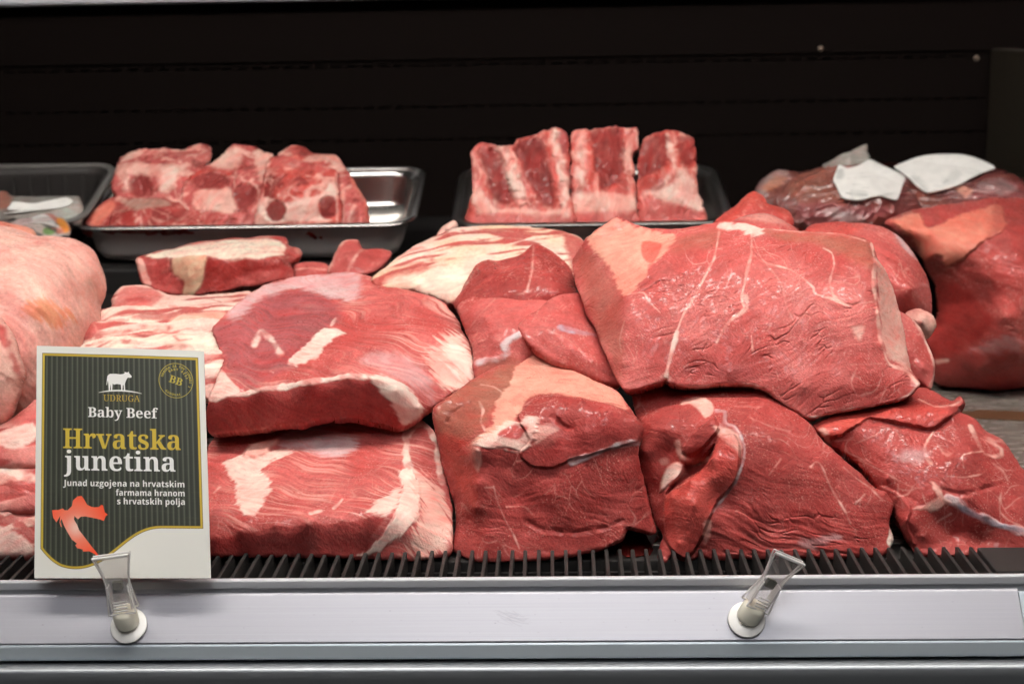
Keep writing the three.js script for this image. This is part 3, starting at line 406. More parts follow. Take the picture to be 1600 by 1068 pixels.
// ---------- the meat ----------
const PIECES = [
{n:'beef_brisket',l:'lower beef brisket slab with white fat strip at its right end, lying on the grille',c:'beef cut',g:'fresh beef cuts piled at the front of the counter',o:[-.1519,-.0059,-.0863],u:[.9928,0,-.1201],v:[-.0662,.8343,-.5473],w:[.1002,.5513,.8283],out:[-103.6,-13.6,28.3,-64.3,-17.4,31.4,-27,-20.8,34.6,17.7,-25,38.3,47.5,-27.2,41.2,71.8,-25.9,43.2,75.7,-15.8,44.4,76.5,5.2,34.2,75.1,29.4,25.9,71.6,52.7,16.6,68,75.4,4.5,58.7,90.8,-8.4,32.7,108.1,-27.3,-.7,121.3,-45.2,-30.4,119.9,-50.4,-66.2,115.4,-52.5,-90.2,105,-44.8,-103.1,58.8,-4.7,-108.5,11.7,35.8],pts:[-87,-5.7,43.2,-66.4,-3.1,47.8,-44,-1.5,52.2,-21.7,-1.5,55.4,.4,-1.7,57.2,18.9,-.1,57.3,33.7,1.5,55.7,-65.7,38.4,17.4,-27,35.5,21.1,11.6,36.9,24,-47.9,63.7,-1.9,-8.3,66.7,-3.8,31.5,58.9,8.9,51,54.2,14.6,59.2,23.2,36.3,61.8,1.3,44,44.4,-11.2,51.3,54.1,37.7,28.3],T:60,R:2.5,res:.52,rag:.9,mat:'wet',floor:-.008,base:'lean',base2:'rose',tex:{fa:-22,fl:.02,fb:.3,fh:.22,fc:.22,wv:1,gr:0,gf:.12,gc:.17,sp:.4,ma:.3,mf:.05,lump:2.2,lump2:.8,fine:.14,sk:.7},feats:[{col:'cutface',fib:.25,rg:1,e:1,gro:1,mar:1.2,k:.75,p:[-104.9,-4.2,-87.1,-6.5,-44,-2.3,.4,-2.6,18.9,-1,30,-.3,18.3,-13.3,10.3,-26,-101.4,-17.9]},{col:'fat',part:'fat_strip',dh:.7,rg:1.6,e:1,st:1.5,fa:60,p:[10.5,-22.6,19.9,-18.8,29.6,-10.6,35.5,-.3,38.7,10.7,42,22.9,41.6,39.9,48.5,41.2,54,27.8,53.3,5,48.3,-6.4,29.3,-17.6,17.8,-22.8]},{col:'fat',w:5.9,rg:1.5,e:1,dh:.3,part:'fat_strip',p:[48.3,38,46.5,54.5,47.1,73.1,52.3,83.3,61.4,84.1,67.8,72.9,69.1,50.3,70.3,31.3]},{col:'fatpink',st:9,fa:-58,e:3,rg:3,k:.95,fib:.9,p:[50.3,37.9,65.4,30.9,75.7,7.2,75.1,-16.7,62.5,-25.5,43.9,-22.8,48.3,-7.4,54.4,5]},{col:'fat',st:3,e:1.5,rg:2,k:.85,fa:20,p:[19,4.1,28.5,15.6,42.1,25.4,39.6,10.7,30,1.7]},{col:'fat',st:2,e:1.6,rg:3,fa:30,dh:.5,k:.95,fib:.8,part:'fat_patch',p:[-86.6,62.6,-68.1,66.3,-50.4,71.6,-30.4,70,-47.7,61,-57.8,49.6,-49.1,37.8,-55.6,9.6,-66.9,10.8,-72.8,33.3,-80.7,53.3]},{col:'silver',st:4,e:3,rg:2,k:.75,fa:-15,p:[-47.5,86.6,-25.3,93.3,3.6,82.2,11.7,69.8,-6.2,57.9,-28.4,69.8,-44.5,72.5]},{col:'fatpink',dh:3.5,rg:1.2,e:2,k:.9,p:[-70.1,66.5,-67.1,78.1,-57.3,81.6,-47.3,84.4,-45.9,78.7,-57.9,65.1]},{col:'fat',w:1.8,k:.8,p:[-87.9,31.9,-84.7,37]},{col:'fat',w:2,k:.8,rg:.4,p:[-4.2,9.3,1.3,16.3]},{col:'fat',w:2,k:.8,p:[-20,5.9,-12.6,7.7]},{col:'silver',e:3,k:.5,rg:2,p:[-39.8,96.6,-8.9,98.6,-12.8,90.3,-33.2,86.6]}]},
{n:'beef_brisket',l:'upper beef brisket slab with a curved white fat rim, lying on the lower brisket',c:'beef cut',g:'fresh beef cuts piled at the front of the counter',o:[-.1601,.0611,-.1584],u:[.9928,0,-.1196],v:[-.0583,.8732,-.4839],w:[.1045,.4874,.8669],out:[-95,9.3,36.4,-96.6,-10.2,18.3,-67.9,-10.8,24.3,-27.8,-8.9,30.9,.2,-6.1,36.3,21.9,-10.4,36.9,39.5,-16.1,36.2,51.5,-14.3,41.1,60.6,-8.2,43.5,69.9,-.9,41.9,84.5,9.2,40.3,99.5,18.6,38.4,98.4,41.8,28.1,90.9,72.5,7.4,78,99,-16.6,48.6,115.8,-34.3,13.6,141.3,-65.3,-20.1,142.5,-69.3,-53.1,134.8,-60.8,-73.1,116.7,-39.1,-93.6,84.3,-8.1,-96.7,73.9,-2.8,-87,46.6,14.5,-89.9,27.5,29.9],pts:[-79.5,10.4,43.7,-55.5,12.1,50.3,-19.9,14.4,57.6,5.6,16,62.1,23.1,13.5,63.1,40.4,5.6,59.9,55.7,-5.8,51,-86.7,-3.1,31.7,-26.7,2.1,45.3,12.8,2.7,52.2,-56.7,-.9,38.3,35.9,-7.2,47.6,-52.3,58.8,12.2,-17.1,52.1,22.6,13.5,51.9,26.7,43.9,47.4,30.6,69.2,27,38.9,75.6,62.4,13.4,-61.1,94.5,-22.1,-18.4,94.1,-18.8,24.2,88.5,-6.8,55.6,79.4,4,84.5,42.1,28.7,-10.5,31.3,41.9,45.1,25.7,46.4,-57,34.4,30.3],T:45,R:2.5,res:.52,rag:1.3,mat:'wet',floor:0,base:'rose',base2:'lean',tex:{fa:-24,fl:.018,fb:.26,fh:.45,fc:.24,wv:1.8,gr:0,gf:.12,gc:.17,sp:.4,ma:.25,mf:.045,lump:3,lump2:.8,fine:.14,sk:.85},feats:[{col:'cutface',fib:.25,rg:1,e:1,mar:1.3,k:.8,p:[-95,8.4,-73.7,9.8,-45.9,12.9,5.6,15.1,25,11.8,39.9,-7.3,39.5,-15.8,.1,-7.7,-97.2,-10.6]},{col:'purple',fib:1,mar:.3,e:5,rg:4,k:.75,p:[-95.7,73.8,-85.6,90.6,-64.2,110.5,-30.5,124.1,-1.4,99.3,-3.1,75.5,-19.4,61.5,-26.7,38.1,-65.8,16.3,-80.9,31.3,-86.8,49.2]},{col:'fat',rg:1,e:.8,part:'fat_rim',p:[-95,9.7,-90.6,23.7,-87.7,37.5,-79.4,25.6,-71.3,14.3,-83.7,9.6]},{col:'fat',w:4.1,rg:.8,e:.8,dh:.5,part:'fat_rim',p:[-87.8,10.3,-65.7,11.7,-45.9,14.1,-19.9,16.1,5.7,17.4,23.2,15.3,32.8,12.1]},{col:'fat',rg:1.4,e:1.2,st:1.5,dh:.6,part:'fat_rim',p:[21.2,15.9,32.9,16.5,48.4,9.8,59.3,-6.7,51.5,-12.7,45.1,-16,40.8,-8.9,30.5,4.7]},{col:'fat',rg:2.8,e:1.3,st:.9,dh:1,fib:.8,part:'fat_patch',p:[-37.8,38,-29.1,47.2,-21.3,57.1,-13.4,68.6,-5.2,71.8,4.3,63.5,-4.9,59.2,-12.8,45.6,-20.6,36.9,-31.5,33.7]},{col:'fatpink',st:9,e:4,rg:5,k:1,fa:-45,fib:.9,p:[65.7,37,79.6,60.6,95.7,54.1,100.3,20.9,84.5,9.2,72.4,9.2,66.8,19.8]},{col:'fat',st:6,e:3,rg:4,k:.9,fa:-45,p:[78.5,45,89.2,50.1,96.2,34.3,93.1,20,81.6,29.6]},{col:'silver',st:3,e:4,rg:3,k:.7,fa:20,p:[-86.2,97,-65.2,124.1,-31.2,140.1,11.4,140.5,15.8,108,-3.7,106.9,-30.5,124.1,-60.2,114,-81,84.5]},{col:'fat',w:4.1,rg:1,k:.75,e:1.5,p:[-63.6,58.6,-60.5,73.2,-51.6,64.8,-43.3,46]},{col:'silver',st:3,e:5,rg:3,k:.4,fa:-35,p:[13.5,35.7,43.7,41.6,62.9,21.9,68,.9,56.2,7.6,33,18.9]},{col:'fat',w:1.6,k:.7,p:[-3.3,82.1,-6.3,74.2]},{col:'fat',w:1.4,k:.8,p:[-49.5,30,-47.4,28.2]}]},
{n:'beef_round',l:'beef block with pale fascia top and a flap across its face, middle of front row',c:'beef cut',g:'fresh beef cuts piled at the front of the counter',o:[-.0107,-.0073,-.0731],u:[.9993,0,.0385],v:[.0145,.9268,-.3752],w:[-.0357,.3755,.9261],out:[-77.4,94.7,12.6,-68.4,103.6,9.3,-60,110.6,3.2,-41.4,126,-10.8,-22.1,136.1,-24.8,-8.2,140.9,-29.9,11.2,131.9,-19.2,33.2,118.5,-4,51.5,107.7,12.5,58.8,96.1,24.8,70,78.4,36.5,66.1,65.2,35.7,70.2,43.9,29.1,74.6,23.9,22.9,78.2,10.9,19.7,74.5,7.7,20.7,59.9,10.3,24.5,55.5,3.3,26.2,40.9,-4.1,28.1,14.7,-9.8,29,-10,-11.4,29.4,-34.8,-12.2,30.1,-46.6,-12,29.6,-62.5,-3.1,19.9,-60.7,12.1,10.8,-62.9,30.2,7.4,-71.8,57.4,5.9,-75.6,75.4,9],pts:[-43,62.1,47.6,-42.6,39.7,40.7,-43.9,24,35.5,-36.3,5.3,33,-63.6,74,20.9,-55.8,47.2,20.5,-49.3,17.5,21.2,-59.8,89.7,16.3,-18.9,31.6,33.2,7.6,34.4,36.4,36.7,38.9,36,58.5,52.1,35,-10.2,10,29.5,22,13,30.4,51.1,20.4,30.1,14.7,-1.4,29.2,-21.7,51.6,38.2,1.7,52.4,38.6,25.1,58.1,39.9,51.3,66.3,38.9,7.7,68.8,42.8,29.5,74.6,43.2,51.3,74.8,41.3,-12.1,90.7,32,7.1,101,31.1,27.9,97.7,35.3,48.4,89.7,39.9,63,82.5,38.5,19.2,78.9,37.8,-17.6,81.2,37,-28.8,71.5,44.3,-24.5,109.5,5.6,-2,119.8,-2,28.9,108.3,13.7,-33.4,91.5,25.7,-44.7,98.7,17.2],T:80,R:3.5,res:.52,rag:.8,mat:'wet',floor:-.008,base:'dark',base2:'lean',tex:{fa:-12,fl:.03,fb:.16,fh:.3,fc:.1,wv:1,gr:.35,gf:.09,gc:.17,sp:.4,ma:.35,mf:.05,lump:3,lump2:.8,fine:.14},feats:[{col:'oxid',e:4,rg:4,k:.75,fib:.6,p:[-75.5,93.2,-59.9,109.7,-22,134.2,-21.4,109.3,-33.4,91.5,-46.8,69.1,-70.5,74.9]},{col:'fascia',rg:2,e:1.3,st:1.5,fib:.6,part:'fascia',k:.93,p:[-21.5,128.3,-8.2,140.3,11.2,131.5,33.2,118.5,51.5,107.7,59.5,92.5,44,96.5,27.8,99.7,6.9,103.3,-8.3,101.3,-12.5,92.4,-16.4,86,-23.3,77.9,-30.2,70,-49.1,66.3,-39.5,75,-33.4,83,-33.1,96.7,-24,113.1]},{col:'fat',rg:3,e:2,st:3,k:.7,dh:.8,part:'fat_edge',p:[-47.4,65.7,-39.2,71.7,-27.9,79.6,-16.2,82.7,-2.9,85.6,-4.1,74.9,-6.3,67.4,-12.8,61.6,-21.5,64.3,-35.8,63.9]},{col:'lean',rg:1.5,e:1.2,p:[-28.9,73.1,-17.6,80.4,-8.6,77.9,-14.3,70.4,-21.6,70.2]},{col:'fatpink',rg:2,e:2,k:.6,p:[-4.2,77.9,7.5,79.4,13.4,74.9,6.2,64.5,-4.1,66]},{dh:2.6,rg:1.4,e:.8,fib:.8,gro:1,mar:1,p:[-16.4,86,-5,98.9,10,101.1,27.9,98.1,45.5,95,61.6,87.4,70,78.4,65.9,68.4,44,63.3,25.1,57.1,7.6,51.2,-8.5,53.3,-13.6,60.2,-7,68.9]},{col:'cutface',rg:1,e:1,fib:.4,k:.8,mar:.8,p:[-11.4,60.2,7.6,73.3,28,83.7,44.1,89,60.1,85.7,69.6,78.3,65.9,68.8,44,63.3,22.2,57.4,7.6,51.6,-8.5,53.8]},{col:'groove',w:2.1,dh:-3,k:.3,rg:.8,e:1.2,p:[7.4,85.5,16.2,78.8,22.1,77.2]},{col:'groove',w:1.5,dh:-2,k:.2,rg:.4,e:1.2,p:[-66.6,85.2,-63,91.4,-51,98.7]},{col:'silver',w:3,rg:1,e:.8,part:'tendon',dh:.3,p:[20.7,54.8,30.9,58.1,42.5,62.5,54.2,66.4,65.1,68.3]},{col:'fatpink',w:.8,rg:.4,e:.5,k:.8,p:[-31.7,38.3,-29.6,29.8,-24.6,17,-18.9,7,-14.5,-3.1]},{col:'fatpink',w:.6,rg:.3,k:.7,p:[-37.5,37.5,-31.7,37.6]},{col:'fatpink',w:.7,rg:.6,e:.5,k:.7,p:[-23.2,24.9,-11.6,25.1,-5.7,20.1]},{col:'fatpink',w:1.7,rg:.8,e:.7,k:.75,p:[-44,98.7,-41,91.7,-41.8,83.3,-38.1,76.5]},{col:'fatpink',w:.8,rg:.5,k:.7,p:[-44.7,113.1,-35.4,111.3,-29.6,107.2]},{col:'fatpink',rg:2,e:1,k:.6,p:[-55.1,67.9,-40.1,62.4,-42.8,48.5,-49.9,60.5]},{col:'groove',w:2.4,dh:-1.4,k:.1,rg:.5,e:2,p:[-11.6,17.2,1.5,10,22,8,43.8,11.7,55.5,16.3]},{col:'bright',rg:3,e:3,k:.7,p:[-72.2,75,-46.7,67.5,-44.3,51.4,-45.4,22.8,-62.5,44.8]}]},
{n:'beef_round',l:'beef round with an open fold and pale tendon end, under the largest block',c:'beef cut',g:'fresh beef cuts piled at the front of the counter',o:[.1258,-.008,-.0703],u:[.9938,0,.1111],v:[.0455,.9122,-.4072],w:[-.1014,.4098,.9065],out:[-77.8,104.7,1.8,-72.9,111,-7.1,-51.7,123.6,-26,-26.8,126.6,-32.2,-4.5,128.7,-33.9,12,126.4,-28.2,27.7,115,-10.9,34.9,97,6.5,47.7,85.4,13,54,75.9,14.6,65.4,63.9,16.6,78.2,53.8,16,89.8,42.7,14.1,97.6,39.9,12.9,103.1,31.2,10.6,100,18.5,9.6,103.6,8.3,9,101,1.8,11.9,94.2,-4.1,15.6,77.6,-6.6,17.7,52.1,-7.9,21.3,26.6,-8.9,24,1.1,-9.9,26.7,-18.1,-11.6,28.2,-27.1,-9.1,28.3,-30.9,-11.8,28.6,-38.6,-12.9,29.1,-46.3,-9.9,30.3,-49.5,-13.8,30,-56,-13.1,27.8,-55.2,-4,20.7,-53.6,5.5,16,-60.8,18.2,5,-65.3,37.1,3,-71.2,50.2,5.1,-72.6,59.3,7.2,-69.2,75.1,11.7,-73.2,89.6,5.5],pts:[25.8,51,37.7,13.3,25.1,35.4,38.8,26.2,31.6,51.9,7.9,25.1,.9,3.4,30.4,26.4,.6,27.2,2.7,76.4,38.8,20.8,77.7,32.7,33.7,67.7,31.1,-4.9,98.6,16.6,13.5,98.9,16.6,-26,97.4,20.8,-31.2,23,44.3,-37.5,10.6,38.4,-41.3,-2,33.2,-21.5,54.4,42.9,-34.1,40.1,40.2,-46.9,28.8,34.5,-50.8,16.3,28.2,-18.7,41.5,43.3,-10,57.1,43.8,-5,67.8,42.5,-19.8,24.1,36.8,-14.8,32,36.4,-26.8,55.7,22.1,-35.9,48.1,17.5,-47.6,38.6,16.9,-54.1,30.8,14.2,-38.6,56.8,21.8,-29.5,72.8,32.3,-34.7,64,27.9,-21.8,78.9,36.3,-52,77.3,26,-41.7,87.4,22.7,-49.4,62.6,16.9,-66.6,62.1,17.7,-59.8,44.2,12.1,-61.5,77.9,20.8,51.9,55.8,25.7,59.6,44.3,25.1,66.2,30.6,21.4,72.5,18,20.5,63.7,46.2,21,77.8,36.4,19.3,88.1,29.1,17,84.1,13.4,18.1,45.3,44.6,30.3],T:80,R:3.5,res:.52,rag:.9,mat:'wet',floor:-.008,base:'lean',base2:'dark',tex:{fa:-14,fl:.03,fb:.2,fh:.28,fc:.1,wv:1,gr:.45,gf:.1,gc:.17,sp:.4,ma:.4,mf:.06,lump:2.6,lump2:.8,fine:.14},feats:[{col:'bright',rg:1.2,e:.8,k:.5,fib:.4,mar:.4,dh:5,p:[-51.2,30,-34.2,42,-21.5,53.2,-20.2,58.8,-15.2,69.3,-5,72,-1.1,60,-3.5,42,-16,26.8,-21,16.3,-27.2,1,-37.3,-11.8,-49.2,-1.6,-51.5,15.2]},{col:'dark',dh:-9,rg:1,e:1.2,k:.5,fib:1,p:[-50.7,32.9,-38.3,42.9,-22.8,53.6,-18.4,65.5,-25.5,58.9,-37.3,54.5,-39.8,48,-47.6,38.6]},{dh:5,rg:1.5,e:1,fib:1,p:[-40.6,62,-34.8,73.1,-25.7,79.2,-19.3,84.9,-16.6,77.5,-18.5,72.1,-25.5,63.7,-34.7,59.3]},{col:'bright',w:2.1,rg:.8,e:1.2,k:.8,p:[-50.2,18.9,-47.6,29,-34.2,42,-21.5,53.8]},{col:'silver',w:1.5,rg:.5,e:.6,dh:.4,p:[-.9,71.4,1.7,62.7,.5,52.3,-4.4,39.5,-14.1,26.9,-20.7,17.3]},{col:'silver',w:2.7,rg:.7,e:.8,dh:1.2,part:'tendon',p:[-16.7,90.4,-11.8,89.7,-11.2,80.8,-5,78,-.5,71.4]},{col:'fatpink',rg:2,e:1.5,k:.65,p:[-18.6,77.5,-5,74.8,.1,68,-1.1,56.1,-4.9,59.9,-12.7,69.2]},{col:'fatpink',rg:1.5,e:1,k:.9,part:'fat_patch',p:[-42.1,97.1,-34.3,103.9,-22.1,99.5,-18.7,91.1,-24.5,84.6,-29.2,90.5,-35.4,96.6]},{col:'fatpink',w:1.1,rg:2,e:1,k:.7,p:[-35.8,107.9,-23.6,108.6,-14.2,109.9,-12.9,105.9]},{col:'fat',dh:3.2,rg:.5,e:1.4,part:'tendon_end',p:[-55.6,35.3,-53.8,44.2,-49.9,52.1,-43.9,54.8,-38.8,51.4,-41.1,45.7,-48.3,40]},{col:'fatpink',rg:1.5,e:1.2,k:.85,dh:.6,p:[-46,68.5,-42,69.5,-40.6,62,-34.7,57.5,-22.8,58.8,-24.1,55.8,-36,55.1,-43.9,59.7]},{col:'fatpink',rg:1.5,e:1.2,k:.7,p:[-57.2,57.2,-50.6,58,-49.9,54.7,-54.6,54]},{col:'dark',rg:3,e:4,k:.6,fib:1,p:[-65.9,84.4,-39.3,95.3,-29.9,91.3,-38.8,77.2,-43.9,57.1,-58.4,44.2,-68.1,56.3]},{col:'fatpink',w:1.1,rg:.7,e:.7,k:.8,dh:.4,p:[46.6,52.7,50,57,53.9,53.9,59.6,40.4,68.7,25.5,72.8,16.7]},{col:'fatpink',w:.6,rg:.8,e:.8,k:.7,p:[69.1,54.6,78.1,47,87.1,41,94.8,33.5]},{col:'fatpink',w:.6,rg:.6,k:.6,p:[76.5,29.8,83.1,36.7]},{col:'fat',rg:.8,e:.8,k:.95,p:[100.5,17.2,103.7,8.5,100.4,2.1,97.9,5.9,99.4,10.6]},{col:'fatpink',w:.7,rg:.6,e:.7,k:.7,p:[18.2,45.5,24.5,54.8,25.8,56.9]},{col:'fatpink',w:.5,rg:.8,k:.5,p:[5.4,85.6,20.9,79.2,32.7,77.7]},{col:'fatpink',rg:1.5,e:1.2,k:.6,p:[-24.7,11,-20.3,13.8,-20.8,3.8,-24,-1.3]},{col:'silver',rg:2,e:2,k:.5,st:2,p:[39.2,2.4,62.2,8.5,67.3,6.2,46.9,-1.1]},{fib:3.2,gro:3,mar:.5,e:6,rg:3,p:[-22.3,16.2,26.1,21.9,72.5,16.7,75.1,-4.9,-22,-10]},{col:'groove',w:1.2,dh:-1.2,k:.3,rg:.3,e:.7,p:[-7.6,70.6,-8.1,59.8,-6.4,58.5]}]},
{n:'beef_shank',l:'beef piece veined with silver tendon at the right end of the front row',c:'beef cut',g:'fresh beef cuts piled at the front of the counter',o:[.2629,-.0064,-.0817],u:[.9841,0,.1778],v:[.0766,.9023,-.4242],w:[-.1605,.431,.888],out:[-86.8,69.4,29.9,-80.4,76.3,25.1,-68.5,84.1,15.2,-54.9,96.1,-2.1,-34.5,101.3,-10.4,-19.5,105.8,-15.8,-11.2,111.1,-19.4,-.5,108.6,-18.2,10.7,99.8,-8.9,16.6,102.1,-4.5,19.8,95.6,.8,15.4,89.4,5.5,26.2,84,7.5,33.5,74.8,10.6,43.7,69.8,10.7,51.3,59.3,10.9,57.4,50.4,9.9,72.6,37.8,9.9,72.7,13.3,16.2,70.9,-5.2,19,55.1,-8.9,24.8,34,-12.3,28.6,15.1,-14.7,32.4,-3.7,-16.8,35.1,-13.7,-16.9,36,-19.8,-8.7,30.9,-31.2,12,27.4,-41.8,29.8,29,-54.9,45.4,27.8,-73.4,58.3,26.4],pts:[-74.9,63.7,33.8,-60.8,69.3,35.9,-49,72.1,30.4,-29.6,75.3,28,-16.4,71.7,24.8,-4.8,72.3,23.9,5.4,80.8,23.6,15.7,92.2,9,-29.5,83.3,25.1,-9.7,86.7,18.2,7.3,89.2,16,8.2,50.6,36.8,20.8,55.3,35.4,27.1,40,34.7,2.4,55.4,30.1,-9.1,57.5,31.1,-22,53.7,34.2,-39.9,49.9,37.1,-36,33.7,39.8,-17.1,29.1,41.7,-4.7,24.2,43.7,-21.9,5.4,42.6,-21.9,16.1,39.8,-11.6,-4,39.4,46.9,31.9,24.6,33.7,26.4,31.4,14.5,18.2,37,28.4,11.5,34.3,46.2,6.5,29.5,9.5,0,24.7,28.5,-2.6,21.9,-1.2,5,32.7,-3.7,-8.1,33.6,46.7,-4.6,25.2,37.4,55.7,21,27.6,70.4,18.7,56.9,22.1,23.5],T:80,R:3.5,res:.56,rag:.9,mat:'wet',floor:-.008,base:'dark',base2:'lean',tex:{fa:-28,fl:.03,fb:.14,fh:.3,fc:.1,wv:1,gr:.4,gf:.08,gc:.17,sp:.4,ma:.4,mf:.05,lump:3.4,lump2:.8,fine:.14},feats:[{dh:3.6,rg:1.4,e:.9,fib:.7,gro:1,mar:.6,p:[-85.3,63.9,-87.1,84,-54.9,101.2,-13.7,114.5,12.5,107.9,20.4,96.2,8.2,82.1,-3.6,72.6,-16.4,73.1,-29.6,74.9,-42.4,77.6,-48.9,77.9,-58.2,68.9,-70.9,62.3,-80.1,62.3]},{col:'bright',rg:1.5,e:1,k:.9,fib:.4,p:[-82.8,66.6,-79,75.1,-55.2,86.1,-49.5,79.7,-58.2,69.3,-70.9,62.6,-80.1,62.6]},{dh:3.5,rg:1.5,e:1.2,fib:1,mar:1,p:[-31.3,14.4,-39.3,29.5,-26.8,24,-19.4,13.5,-21.8,4.2,-16.2,-8.9,-21,-8.8]},{col:'bright',rg:2,e:2,k:.5,p:[-48.8,79.7,-20.5,94.7,-10.6,90.7,7,85.1,-4.8,74.4,-29.5,76.8]},{col:'silver',w:4.7,rg:1,e:.9,dh:.6,part:'tendon',k:1,p:[4.3,21.5,15.8,17.7,28.5,10.9,41.3,6.9,55.1,4.7,67.2,3.6]},{col:'bluesilver',rg:.6,e:1,k:.75,p:[12,19.3,28.4,12.5,41.3,8.2,54.1,5.8,52.8,3.7,38.9,5.9,24.9,10.2,12.2,15.7]},{col:'fatpink',rg:2,e:1.2,k:.85,dh:.5,p:[-18.2,14.1,-7,17.9,-2.1,23.2,-5.9,32.8,-2.2,29.7,4.3,21.9,8.2,19.1,3.2,17.5,-1.7,13.4,-10.7,13.9]},{col:'fatpink',w:1.5,rg:1.2,e:.8,k:.8,dh:.3,p:[-3.6,70.9,-9.7,59.6,-9.2,51.6,-6.2,46]},{col:'fatpink',w:.8,rg:.5,e:.6,k:.8,p:[14.9,44.1,14.2,52.2,19.5,54.6,29.2,57.7]},{col:'fatpink',w:1,rg:.7,e:.6,k:.8,p:[4.2,37.5,15.5,37.5,27.1,40.6]},{col:'fatpink',w:.9,rg:.6,k:.7,p:[-18.3,28.4,-22,23.9,-30.4,21.7]},{col:'fatpink',w:2.2,rg:1.5,e:1,k:.8,dh:.6,p:[21.4,76.7,25.1,65.3,29.7,55.6,40.1,55.5,42.1,61.5,33.3,66]},{col:'fatpink',w:1.5,rg:1,k:.8,p:[35.6,49.6,42.2,45.1,45.3,39.3]},{col:'fatpink',w:1.4,rg:1,e:.8,k:.85,dh:.5,p:[-12.4,97.1,-2.9,89.5,9.1,91.4,17.9,98.5]},{col:'fatpink',w:.8,rg:.8,k:.7,p:[40.5,29.8,38.9,17.6,45,11,54.1,8]},{col:'fatpink',w:.8,rg:.8,k:.75,e:.7,p:[-68,50.2,-51.1,46.5,-38.5,39.3,-22.1,30.3,-12.2,27.6]},{col:'fatpink',w:.6,rg:.6,k:.5,p:[-57.9,57.9,-42.5,65.1]},{col:'fatpink',w:.7,rg:.8,k:.5,p:[-24.6,46.4,-21.9,56.6,-29.6,68.8]},{col:'fatpink',w:.6,rg:.7,k:.7,p:[-1.3,7.4,7.3,13]},{col:'silver',rg:4,e:4,k:.4,p:[-14.2,57.1,-4.1,53.5,-11.9,47.2,-24.6,46.4,-32.3,50.2]},{col:'fatpink',rg:1,e:1,k:.7,p:[-81.5,66.6,-76.9,68.1,-72,57,-74.7,58.1]},{col:'groove',w:3,dh:-2,k:.1,rg:.6,e:2,p:[-45,75.2,-32.2,74.1,-16.4,71.7,-3.6,70.9,6.7,79.6]},{col:'groove',w:2.2,dh:-1.6,k:.1,rg:.6,e:2,p:[.3,28.5,14.3,25.8,33.7,32.9,43.2,37.6]}]},
